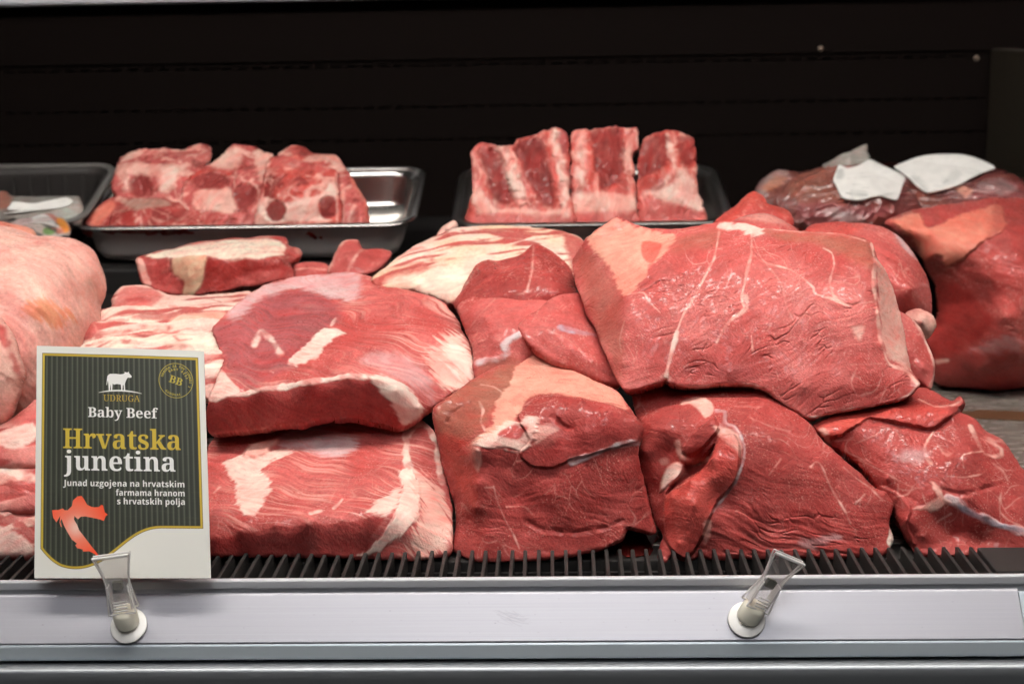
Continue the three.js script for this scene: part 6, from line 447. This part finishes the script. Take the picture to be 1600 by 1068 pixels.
{n:'vacuum_pack',l:'vacuum packed brown meat with white label and a crumpled tail of film',c:'meat pack',g:'vacuum packed meat behind the right end of the pile',o:[.2773,.1409,-.5944],u:[.9898,0,.1427],v:[.0537,.9263,-.3729],w:[-.1322,.3767,.9168],out:[-76.4,16.7,34.4,-74.4,38.8,21.2,-64.6,56.8,5.2,-51.9,67.5,-3.3,-31.5,64.4,-2.3,-16.2,67.7,-4.4,6.9,78.5,-13.4,27.5,84.5,-19.7,42.9,83.9,-22.3,57.5,70.4,-13.7,76.6,53.8,-2.7,88.1,35.6,5.6,92.3,15.3,13,49.7,-6.7,27.1,-23.9,-14.4,35.4,-61.1,-5.3,39.4],pts:[-24.5,39.3,28.9,25,45.4,25.9,12.1,15,41.7,48.9,19.3,35.6,-36.7,9.4,42.7,-54.2,29.9,34.1,-12.2,3.6,45.3],T:70,R:14,res:1.2,rag:1.5,mat:'film',floor:.1,base:'packed',base2:'packed2',tex:{fa:15,fl:.03,fb:.09,fh:1,fc:.2,wv:1,gr:1.8,gf:.1,gc:.17,sp:.4,ma:0,mf:.06,lump:3.5,lump2:1.8,fine:.35,wr:3.2},feats:[{col:'oxid',rg:3,e:4,k:.5,p:[-41.8,36.8,-16.4,63.6,26.7,70.6,66.6,56.2,24.4,15.8,-24.4,9.5]},{col:'film',rg:3,e:3,k:.5,p:[-75.6,35.5,-62,56.7,-49.4,67.5,-39.2,56,-41.8,44.2,-59.2,34,-66.5,22.1]},{col:'orange',rg:3,e:3,k:.4,p:[-66.8,38.3,-51.8,52.4,-41.8,48.1,-59.2,30.6]},{col:'purple',rg:4,e:4,k:.7,p:[-29.4,14.9,24.4,15.8,64.3,11.7,24.6,-2.2,-24.2,-2.8]},{col:'film',rg:3,e:2,k:.4,st:3,p:[0,9.4,34.4,3.7,29.5,-1.8,-4.9,2.7]}],id:'packA'},
{n:'vacuum_pack',l:'vacuum packed dark meat with a broad white label, at the right edge',c:'meat pack',g:'vacuum packed meat behind the right end of the pile',o:[.4242,.147,-.6103],u:[.9788,0,.205],v:[.0812,.9182,-.3877],w:[-.1883,.3962,.8987],out:[-89.6,5.1,34.2,-80,30.7,20.8,-70.1,51.9,5.4,-39.5,68.4,-11.2,-3.3,71.3,-23.7,25,69.7,-30.9,44.9,60.6,-28.2,68.8,44.1,-18.5,88.6,19.9,-.1,82.2,-2.7,13.9,32.6,-13.6,31.6,-40.4,-18.8,46,-77,-13.8,45.4],pts:[-40.3,30.4,22.7,-2.8,39.6,11.4,21.2,26.9,18.3,41.3,23.6,12.3,-28.4,7.6,36.9,8.2,3.7,33.5,58.8,20.2,6.8],T:70,R:14,res:1.2,rag:1.2,mat:'film',floor:.1,base:'packed2',base2:'packed',tex:{fa:15,fl:.03,fb:.09,fh:1,fc:.2,wv:1,gr:1.8,gf:.1,gc:.17,sp:.4,ma:0,mf:.06,lump:3.5,lump2:1.8,fine:.35,wr:3.2},feats:[{col:'purple',rg:3,e:3,k:.6,p:[-3.7,18.6,22.7,43.5,53.4,41.5,51.4,19,8.4,13]},{col:'film',rg:5,e:3,k:.4,st:3,p:[4.1,29.3,30.5,45.1,44.9,35.8,33.6,22.5,8.6,19.4]},{col:'salmonpale',rg:2,e:2,k:.6,p:[-15.8,24.6,-5.7,30.4,1.4,22.3,-6.2,13.6]}],id:'packB'},
{n:'label',l:'white paper label',o:[.3131,.1733,-.584],u:[.993,0,.1183],v:[.0477,.9151,-.4004],w:[-.1082,.4032,.9087],out:[-33.4,14.3,14.7,-29.6,28.5,1.3,-25.8,37.6,-8.4,-20.1,32.1,-1.9,-7.2,36.8,-8.1,5.2,47.4,-22.1,13.7,42.6,-19.8,28,34.6,-15.9,39.4,25,-10.8,35.3,11.7,-.1,29.5,-5.1,11.7,21.8,-6.5,16.8,12.9,-4.8,21.7,4.2,-6.3,24.4,-5.6,-10,26.2,-14.1,-11.1,27.7,-25.6,-8.6,28.6,-30.6,3.2,23],pts:[1.8,14.4,12.3],T:1,R:.6,res:1,rag:.2,mat:'paper',floor:.1,base:'paper',base2:'paper',tex:{fa:0,fl:.03,fb:.3,fh:0,fc:0,wv:1,gr:0,gf:.12,gc:.02,sp:0,ma:0,mf:.06,lump:.8,lump2:.4,fine:.05,hv:0},feats:[{col:'ink',e:2,rg:2,k:.5,p:[-31.3,16.2,-29.2,29.4,-21.9,29.4,-24,16.5]},{col:'ink',w:1.2,k:.5,rg:.5,br:.4,p:[-19.9,22,11.6,28.5]},{col:'ink',w:1.2,k:.4,rg:.5,br:.4,p:[-19.1,16.7,18.6,22.1]},{col:'ink',w:.8,k:.7,rg:.2,p:[-14.1,8.4,1,8.7]},{col:'ink',w:.8,k:.7,rg:.3,p:[-14.4,4.3,.8,4.7]},{col:'ink',e:1,rg:.6,k:.35,p:[-17.6,1.1,-1.9,.7,-2.3,-7.7,-17.4,-7.4]},{col:'ink',w:1.5,k:.75,rg:.6,br:.3,p:[-21.4,-3.1,-1,-4.6]},{col:'ink',w:1.5,k:.75,rg:.6,br:.3,p:[9.9,-5,26.9,1.8]},{col:'ink',w:.6,k:.3,rg:.3,p:[-16.3,1.9,-16.9,-10.5]}],on:'packA'},
{n:'label',l:'broad white paper label',o:[.3998,.177,-.6263],u:[.9799,0,.1996],v:[.0832,.9089,-.4086],w:[-.1814,.417,.8906],out:[-49,19.9,10.3,-38.3,27.5,4.2,-24.4,35.7,-3.4,-5.4,40.8,-10.7,17.7,43.6,-19.3,32.8,40.8,-21.1,45.1,34.7,-19,53,26.6,-13.3,37.1,14.8,5,23.9,3,19.7,15,-4.6,26.4,-1,-12.2,32.9,-16.7,-16,34.8,-26.3,-8,29.6,-33.6,2.3,22.6,-42.1,11.9,15.9],pts:[-6.4,11.7,15.3,18.7,19.6,4.3],T:1,R:.6,res:1,rag:.2,mat:'paper',floor:.1,base:'paper',base2:'paper',tex:{fa:0,fl:.03,fb:.3,fh:0,fc:0,wv:1,gr:0,gf:.12,gc:.02,sp:0,ma:0,mf:.06,lump:.8,lump2:.4,fine:.05,hv:0},feats:[{col:'ink',e:3,rg:3,k:.4,p:[-32.6,4.9,-24,6.9,-15.8,-12.1,-20.7,-14]},{col:'ink',e:3,rg:3,k:.25,p:[.3,3.7,13.2,17.8,14.9,2.5,0,-7]},{col:'ink',w:1.1,k:.7,rg:.5,br:.3,p:[-1.1,-3.4,12.8,9.9]},{col:'ink',w:1.3,k:.6,br:.3,p:[20.7,18.6,44.1,29]}],on:'packB'},
{n:'film_tail',l:'crumpled grey tail of clear film',o:[.3061,.1989,-.6282],u:[.9906,0,.1364],v:[.0465,.94,-.338],w:[-.1282,.3412,.9312],out:[-30.1,-.9,12.9,-17.1,10.6,4.4,1,20.6,-3.2,16.1,29.3,-8.7,17.7,19.9,-5.9,19.2,9.4,-1.3,8,.3,7.8,-12.5,-5.5,15.1],pts:[-2.4,8.4,12.2],T:6,R:3,res:1,rag:1.5,mat:'film',floor:.1,base:'film3',base2:'film2',tex:{fa:25,fl:.03,fb:.25,fh:1.2,fc:.1,wv:1,gr:1,gf:.2,gc:.17,sp:.4,ma:0,mf:.06,lump:1,lump2:.8,fine:.14},feats:[{col:'film2',w:3.7,k:.7,rg:1.5,p:[-22.4,2.4,-2.1,12.5,13.9,24.1]}],on:'packA'},
{n:'wrapped_tray_pack',l:'film wrapped meat pack with a curled white label in the black plastic tray',c:'meat pack',o:[-.5038,.1703,-.5128],u:[.9568,0,-.2908],v:[-.125,.9029,-.4112],w:[.2625,.4298,.8639],out:[-49.9,44.8,-27,-34.2,44,-26.7,-27.6,40.6,-21.5,-21.9,33.2,-11.5,-12.3,31.4,-9.2,3.5,28.6,-5.2,19.4,27.5,-2.6,35.3,25.9,-.4,42.1,22,4.7,44.3,2.5,23.9,42.3,-12.4,34.7,34.3,-16.5,34.7,13.9,-10.7,30.6,-6.7,-6.1,23.5,-32.6,-2.3,16.6,-48.1,-.1,12.4],pts:[-32.8,19.9,1.6,-11.9,15.9,6.7,14.3,13.1,14.3,29.9,2.5,26,-1.4,2.2,20],T:30,R:6,res:1.1,rag:.8,mat:'film',floor:.13,base:'film3',base2:'film2',tex:{fa:5,fl:.03,fb:.3,fh:.5,fc:.1,wv:1,gr:0,gf:.12,gc:.17,sp:.4,ma:0,mf:.06,lump:2,lump2:.8,fine:.14},feats:[{col:'oxid',e:3,rg:2,k:.9,p:[-49.9,44.8,-28.7,40.8,-22.7,27.8,-27.5,11.6,-48.5,13.7]},{col:'film2',e:3,rg:3,k:.9,p:[19.5,8.4,40.5,15.7,43.7,-1.4,31.8,-15,16.6,-6.8]},{col:'film3',w:1.1,k:.7,rg:1,p:[-32.7,7.9,-1.4,4.6,19.4,2.1,35.1,8.6]}],id:'packC'},
{n:'label',l:'curled white paper label',o:[-.4961,.1831,-.505],u:[.9579,0,-.287],v:[-.1255,.8992,-.4191],w:[.258,.4375,.8614],out:[-30.5,.9,-.3,-29,6,-3.8,-25.5,11.3,-7.8,-6.6,6.2,-.9,3.9,7.8,-.4,14.4,10,-1.7,23.8,11.7,-3.5,30.1,5.8,3,27,-1.5,11.1,17,-4.3,12.3,-1.2,-3.7,8.5,-16.9,-1.9,3.8],pts:[-6.5,1.1,3.6],T:1,R:.8,res:1,rag:.3,mat:'paper',floor:.13,base:'paper',base2:'paper',tex:{fa:0,fl:.03,fb:.3,fh:0,fc:0,wv:1,gr:0,gf:.12,gc:.02,sp:0,ma:0,mf:.06,lump:.8,lump2:.4,fine:.05,hv:0},feats:[],on:'packC'},
{n:'printed_wrapper',l:'crumpled wrapper with orange and green print beside the pork haunch',c:'wrapper',o:[-.4729,.1684,-.438],u:[.9458,0,-.3246],v:[-.1572,.8749,-.458],w:[.284,.4843,.8275],out:[-29.1,15,-5.5,-21.7,20.5,-11.7,-8.7,24.1,-16.7,.9,27.1,-18.5,8.5,27,-18,15.9,22.2,-12.9,22,13.4,-3.3,24.8,.2,12.2,23.1,-13.8,28,6.9,-17.5,31.7,-12.3,-12.4,24.6,-26.7,2.8,8],pts:[-2,4.4,11.3,12.5,-2.4,20.5,-14.4,1.5,12.1],T:25,R:3,res:.9,rag:1,mat:'film',floor:.1,base:'film2',base2:'film',tex:{fa:-30,fl:.03,fb:.2,fh:1.2,fc:.1,wv:1,gr:1.2,gf:.1,gc:.17,sp:.4,ma:0,mf:.06,lump:2,lump2:.8,fine:.14},feats:[{col:'white',e:2,rg:2,k:.95,p:[-8.8,21.4,3.4,24.3,10.5,10.3,10.6,-2,3.9,3.6,-6.9,9.3]},{col:'wrapred',e:1.5,rg:1.5,k:.8,p:[4.4,26.5,8.5,25.9,15.9,10.5,12.8,5.2,8.2,17.8]},{col:'wraporange',e:1.5,rg:1.5,k:.95,p:[13,12.8,18.1,15.4,24.2,-2.1,22.8,-11.1,18.4,-12,15.5,-1.8]},{col:'wrapgreen',e:1.5,rg:1.5,k:.9,p:[.7,-5.2,5.2,-2.7,11.1,-11.7,7.1,-14.4,1.4,-12]},{col:'ink2',e:1.5,rg:1.5,k:.9,p:[-1,4.2,3.9,2.5,11.5,-4,16.5,-11.2,13.4,-14.3,7.4,-7.4]},{col:'ink2',e:1.5,rg:1.5,k:.9,p:[-9.5,-1.3,-5.3,-7.3,.3,-13.4,-2.6,-14.6,-8.3,-9.2]},{col:'wrapred',e:1.5,rg:1,k:.6,p:[12.8,-7.2,18.7,-5.9,18.3,-12.9,13,-12.7]}]},
{n:'meat_strip',l:'narrow strip of salmon coloured meat behind the top of the pork haunch',c:'pork joint',o:[-.4708,.1795,-.3572],u:[.9382,0,-.3461],v:[-.1719,.868,-.4659],w:[.3004,.4966,.8143],out:[-18.6,23.4,-22.5,-9.3,21.2,-19.8,2.2,14.2,-11.6,11.3,7.4,-1.8,17.9,-.7,8.7,19.3,-9.7,18.9,8.2,-13.8,24.1,-19,-8.5,15.6],pts:[-.4,.4,8.9,-11.7,6,2.4],T:30,R:5,res:1.1,rag:.8,mat:'wet',floor:.08,base:'salmon',base2:'salmonpale',tex:{fa:-15,fl:.03,fb:.3,fh:.25,fc:.1,wv:1,gr:0,gf:.12,gc:.17,sp:.4,ma:0,mf:.06,lump:3,lump2:.8,fine:.14},feats:[{col:'bright',e:2,rg:2,k:.6,p:[-18.6,18.4,-9.4,14.3,2,4.1,-9.5,3.8,-18.7,8.5]}]}
];
const roots = {};
for (const S of PIECES) {
  const r = meat(S);
  if (S.id) roots[S.id] = r;
  if (S.on) { roots[S.on].attach(r); r.name = S.n; delete r.userData.category; delete r.userData.group; }   // a label stuck to its pack is part of the pack
}

// ---------- clips ----------
function jawShape(k) { const s = new THREE.Shape(); s.moveTo(-0.0085, 0); s.lineTo(0.0085, 0); s.lineTo(0.0075, 0.012); s.bezierCurveTo(0.0068, 0.019, 0.0082, 0.024, 0.0118 * k, 0.035); s.lineTo(-0.0118 * k, 0.035); s.bezierCurveTo(-0.0082, 0.024, -0.0068, 0.019, -0.0075, 0.012); s.closePath(); return s; }
function clip(label, base, normal, dir, twist) {
  const o = group('sign_clip', base, label, 'clip', 'sign clips on the price rail');
  const n = new THREE.Vector3(...normal).normalize(), d = new THREE.Vector3(...dir).normalize();
  const foot = new THREE.LatheGeometry([[0, 0.0002], [0.0112, 0.0002], [0.0118, 0.0010], [0.0114, 0.0020], [0.0055, 0.0027], [0, 0.0028]].map((p) => new THREE.Vector2(...p)), 40); const f = mesh('foot', foot, M.white, o); f.quaternion.setFromUnitVectors(new THREE.Vector3(0, 1, 0), n);
  const neckAt = n.clone().multiplyScalar(0.0024), neck = mesh('neck', new THREE.LatheGeometry([[0, 0], [0.0066, 0], [0.0074, 0.0015], [0.0077, 0.006], [0.0076, 0.010], [0.0066, 0.0122], [0.0045, 0.0130], [0, 0.0130]].map((p) => new THREE.Vector2(...p)), 32), M.ivory, o);
  neck.position.copy(neckAt); neck.quaternion.setFromUnitVectors(new THREE.Vector3(0, 1, 0), d.clone().lerp(n, 0.25).normalize());
  const j = new THREE.Group(); j.name = 'jaw'; o.add(j); j.position.copy(neckAt).addScaledVector(d.clone().lerp(n, 0.25).normalize(), 0.0115);
  const x = new THREE.Vector3(1, 0, 0).addScaledVector(d, -d.x).normalize(), z = new THREE.Vector3().crossVectors(x, d); j.quaternion.setFromRotationMatrix(new THREE.Matrix4().makeBasis(x, d, z)); j.rotateY(twist); j.scale.set(1, 1.12, 1);
  for (const [s, k] of [[1, 1], [-1, 1]]) { const g = new THREE.ExtrudeGeometry(jawShape(k), { depth: 0.0013, bevelEnabled: true, bevelSize: 0.0004, bevelThickness: 0.0004, bevelSegments: 2, curveSegments: 8 }); g.translate(0, 0, -0.00065); const p = g.getAttribute('position'); for (let i = 0; i < p.count; i++) { const y = p.getY(i); p.setZ(i, p.getZ(i) + s * (0.0046 - 0.0036 * smooth(0, 0.019, y) + 0.0012 * smooth(0.026, 0.035, y) * (s > 0 ? 1 : 0))); } g.computeVertexNormals(); mesh('plate', g, M.clear, j);
    const pts = jawShape(k).getPoints(8).map((v) => new THREE.Vector3(v.x, v.y, s * (0.0046 - 0.0036 * smooth(0, 0.019, v.y) + 0.0012 * smooth(0.026, 0.035, v.y) * (s > 0 ? 1 : 0)))); const cv = new THREE.CurvePath(); for (let i = 0; i < pts.length - 1; i++) if (pts[i].distanceTo(pts[i + 1]) > 1e-5) cv.add(new THREE.LineCurve3(pts[i], pts[i + 1])); mesh('plate_edge', new THREE.TubeGeometry(cv, 90, 0.00055, 6, false), M.clearEdge, j); }
  for (const sx of [-1, 1]) mesh('side_rib', box(sx * 0.0064 - 0.0005, sx * 0.0064 + 0.0005, 0.0015, 0.0165, -0.0034, 0.0034, 0.0003), M.clearEdge, j);
  for (let k = 0; k < 4; k++) mesh('grip_ridge', box(-0.0045, 0.0045, 0.002 + k * 0.0017, 0.0028 + k * 0.0017, 0.0052 - k * 0.0004, 0.0062 - k * 0.0004, 0.0003), M.clearEdge, j);
  mesh('spring', box(-0.0032, 0.0032, 0.0135, 0.0185, -0.0016, 0.0016, 0.0006), M.spring, j);
  mesh('lip_bead', box(-0.0116, 0.0116, 0.0338, 0.0354, 0.0016, 0.0034, 0.0006), M.clearEdge, j);
  return shaded(o);
}
const railN = [0, 0.655, 0.755];
{ const b = [-0.2750, -0.0271, 0.0225]; clip('clear sign clip holding the printed card at the left', [b[0], -0.0245 + 0.0004, 0.0238 + 0.0004], railN, [-0.10, 0.93, 0.10], 0.05); }
{ const b = [0.1184, -0.0257, 0.0220]; clip('empty clear sign clip leaning to the right, on the right half of the rail', [b[0], -0.0232 + 0.0004, 0.0226 + 0.0004], railN, [0.50, 0.84, 0.08], 0.25); }

// ---------- the printed card ----------
{
  const W = 730, H = 965, K = 1.45, c = document.createElement('canvas'); c.width = W * K; c.height = Math.round(H * K); const g = c.getContext('2d'); g.scale(K, K);
  g.fillStyle = '#e6e6df'; g.fillRect(0, 0, W, H);
  const out = () => { g.beginPath(); g.moveTo(31, 36); g.lineTo(698, 36); g.lineTo(698, 752); g.lineTo(535, 752); g.bezierCurveTo(430, 752, 380, 822, 290, 884); g.bezierCurveTo(230, 922, 170, 930, 115, 912); g.bezierCurveTo(80, 898, 50, 866, 31, 842); g.closePath(); };
  out(); g.save(); g.clip(); g.fillStyle = '#2f332b'; g.fillRect(0, 0, W, H);
  for (let x = 42; x < 700; x += 22.4) { g.fillStyle = 'rgba(112,114,98,0.55)'; g.fillRect(x, 30, 6.5, 900); g.fillStyle = 'rgba(20,24,18,0.35)'; g.fillRect(x + 9, 30, 8, 900); }
  for (let i = 0; i < 900; i++) { const y = 30 + rnd() * 900, x = rnd() * 730; const k = y > 560 ? 0.10 : 0.05; g.fillStyle = `rgba(${rnd() < 0.6 ? '120,118,80' : '15,18,12'},${rnd() * k})`; g.fillRect(x, y, 10 + rnd() * 60, 1 + rnd() * 4); }
  g.restore(); g.lineJoin = 'miter';
  out(); g.lineWidth = 13; g.strokeStyle = '#4a4030'; g.stroke(); out(); g.lineWidth = 9; g.strokeStyle = '#b9a034'; g.stroke();
  const fit = (t, font, x, y, w, fill, align = 'center') => { g.font = font; g.fillStyle = fill; const m = g.measureText(t).width; g.save(); g.translate(x, y); g.scale(w / m, 1); g.textAlign = align; g.fillText(t, 0, 0); g.restore(); };
  // cow on its hill
  g.fillStyle = '#eeeeea'; g.beginPath(); [[314, 116], [322, 111], [345, 110], [366, 112], [380, 110], [386, 105], [384, 100], [391, 103], [398, 103], [404, 99], [404, 105], [411, 113], [416, 119], [414, 125], [406, 126], [399, 125], [393, 134], [388, 146], [386, 154], [387, 178], [389, 181], [382, 181], [380, 158], [377, 158], [375, 178], [377, 181], [370, 181], [368, 156], [352, 154], [338, 157], [333, 152], [331, 178], [333, 181], [326, 181], [324, 156], [321, 178], [323, 181], [316, 181], [314, 152], [312, 140], [310, 150], [308, 160], [306, 158], [308, 136], [310, 122]].forEach(([x, y], i) => i ? g.lineTo(x, y) : g.moveTo(x, y)); g.closePath(); g.fill();
  g.beginPath(); g.moveTo(272, 192); g.quadraticCurveTo(362, 166, 458, 192); g.quadraticCurveTo(362, 176, 272, 192); g.fill(); g.lineWidth = 2; g.strokeStyle = '#e4e4de'; g.stroke();
  fit('UDRUGA', '36px serif', 371, 227, 158, '#b79c36');
  fit('Baby Beef', 'bold 58px serif', 373, 296, 298, '#efefec');
  const gold = g.createLinearGradient(110, 0, 630, 0); gold.addColorStop(0, '#c2a93a'); gold.addColorStop(0.6, '#b59a35'); gold.addColorStop(1, '#cdb845');
  fit('Hrvatska', 'bold 116px serif', 369, 428, 508, gold); fit('junetina', 'bold 112px serif', 362, 520, 474, '#f0f0ee');
  fit('Junad uzgojena na hrvatskim', 'bold 36px sans-serif', 634, 586, 512, '#ececea', 'right'); fit('farmama hranom', 'bold 36px sans-serif', 634, 624, 292, '#ececea', 'right'); fit('s hrvatskih polja', 'bold 36px sans-serif', 634, 660, 288, '#ececea', 'right');
  // stamp
  g.save(); g.translate(606, 132); g.strokeStyle = '#b3a23c'; g.lineWidth = 2.6; g.beginPath(); g.ellipse(0, 0, 73, 74, 0, 0, 7); g.stroke(); g.fillStyle = '#b3a23c'; g.textAlign = 'center';
  const arc = (t, r, a0, a1, font, flip) => { g.font = font; [...t].forEach((ch, i) => { const a = a0 + (a1 - a0) * (t.length > 1 ? i / (t.length - 1) : 0); g.save(); g.rotate(a); g.translate(0, flip ? r : -r); g.fillText(ch, 0, 0); g.restore(); }); };
  arc('UDRUGA ZA TOV JUNADI I', 57, -1.25, 2.0, 'bold 14px sans-serif'); arc('BABY BEEF', 43, -0.6, 1.35, 'bold 14px sans-serif'); arc('GUDOVAC', 66, 0.75, -0.25, 'bold 13px sans-serif', true);
  g.rotate(0.32); g.font = 'bold 44px serif'; g.fillText('BB', 0, 15); g.restore();
  // map
  const mp = [[0.009, 0], [0.12, -0.005], [0.2, -0.03], [0.235, 0.0], [0.285, 0.0], [0.36, -0.07], [0.38, -0.17], [0.46, -0.24], [0.53, -0.25], [0.57, -0.2], [0.63, -0.1], [0.7, -0.065], [0.76, -0.055], [0.84, -0.06], [0.88, -0.1], [0.91, -0.09], [0.94, 0.03], [0.995, 0.07], [0.955, 0.1], [0.92, 0.18], [0.86, 0.155], [0.74, 0.13], [0.6, 0.105], [0.52, 0.11], [0.47, 0.155], [0.44, 0.13], [0.405, 0.1], [0.4, 0.16], [0.45, 0.24], [0.49, 0.34], [0.57, 0.44], [0.64, 0.53], [0.71, 0.62], [0.8, 0.73], [0.87, 0.82], [0.83, 0.81], [0.75, 0.74], [0.66, 0.70], [0.56, 0.71], [0.55, 0.67], [0.46, 0.65], [0.42, 0.60], [0.45, 0.57], [0.36, 0.5], [0.28, 0.37], [0.22, 0.26], [0.18, 0.15], [0.155, 0.2], [0.19, 0.29], [0.165, 0.28], [0.145, 0.21], [0.155, 0.1], [0.09, 0.21], [0.03, 0.13]];
  const mx = 70, my = 686, mw = 240, mg = g.createRadialGradient(mx + mw * 0.43, my + mw * 0.3, 6, mx + mw * 0.45, my + mw * 0.25, mw * 0.62); mg.addColorStop(0, '#f0c3b6'); mg.addColorStop(0.35, '#ea8069'); mg.addColorStop(1, '#e2431f');
  g.fillStyle = mg; g.beginPath(); mp.forEach(([x, y], i) => { const X = mx + x * mw, Y = my + y * mw; i ? g.lineTo(X, Y) : g.moveTo(X, Y); }); g.closePath(); g.fill();
  const tex = new THREE.CanvasTexture(c); tex.colorSpace = THREE.SRGBColorSpace; tex.anisotropy = 8;
  const q = { bl: [-0.3351, 0.0071, 0.0200], br: [-0.2215, 0.0063, 0.0200], tl: [-0.3395, 0.1478, -0.0320], tr: [-0.2298, 0.1431, -0.0320] }, V = (a) => new THREE.Vector3(...a);
  const o = group('printed_card', [(q.bl[0] + q.br[0]) / 2, q.bl[1], q.bl[2]], 'white card with dark green striped print in the left clip', 'sign');
  const org = o.position, C4 = ['bl', 'br', 'tr', 'tl'].map((k) => V(q[k]).sub(org)), n = C4[1].clone().sub(C4[0]).cross(C4[3].clone().sub(C4[0])).normalize(), B4 = C4.map((v) => v.clone().addScaledVector(n, -0.0009));
  const quad = (P, uvs) => { const gg = new THREE.BufferGeometry(), N = 12, p = [], u = [], ix = []; for (let j = 0; j <= N; j++) for (let i = 0; i <= N; i++) { const a = i / N, b = j / N; const v = P[0].clone().multiplyScalar((1 - a) * (1 - b)).addScaledVector(P[1], a * (1 - b)).addScaledVector(P[2], a * b).addScaledVector(P[3], (1 - a) * b).addScaledVector(n, 0.0012 * Math.sin(a * 3.14) ); p.push(v.x, v.y, v.z); u.push(a, b); } for (let j = 0; j < N; j++) for (let i = 0; i < N; i++) { const k = j * (N + 1) + i; ix.push(k, k + 1, k + N + 2, k, k + N + 2, k + N + 1); } gg.setAttribute('position', new THREE.Float32BufferAttribute(p, 3)); gg.setAttribute('uv', new THREE.Float32BufferAttribute(u, 2)); gg.setIndex(ix); gg.computeVertexNormals(); return gg; };
  const printed = new THREE.MeshPhysicalMaterial({ map: tex, roughness: 0.42, clearcoat: 0.35, clearcoatRoughness: 0.3 }); printed.name = 'laminated_print';
  mesh('printed_face', quad(C4), printed, o);
  const bk = quad(B4); bk.index.array.reverse(); bk.computeVertexNormals();
  const edge = []; for (let i = 0; i < 4; i++) { const m = (i + 1) % 4, gg = new THREE.BufferGeometry(), bow = (v) => v; const p = [C4[i], C4[m], B4[m], B4[i]]; gg.setAttribute('position', new THREE.Float32BufferAttribute(p.flatMap((v) => [v.x, v.y, v.z]), 3)); gg.setAttribute('uv', new THREE.Float32BufferAttribute(new Float32Array(8), 2)); gg.setIndex([0, 3, 1, 1, 3, 2]); gg.computeVertexNormals(); edge.push(gg); }
  mesh('card_back', mergeGeometries([bk, ...edge]), M.white, o);
}
renderer.render(scene, camera);
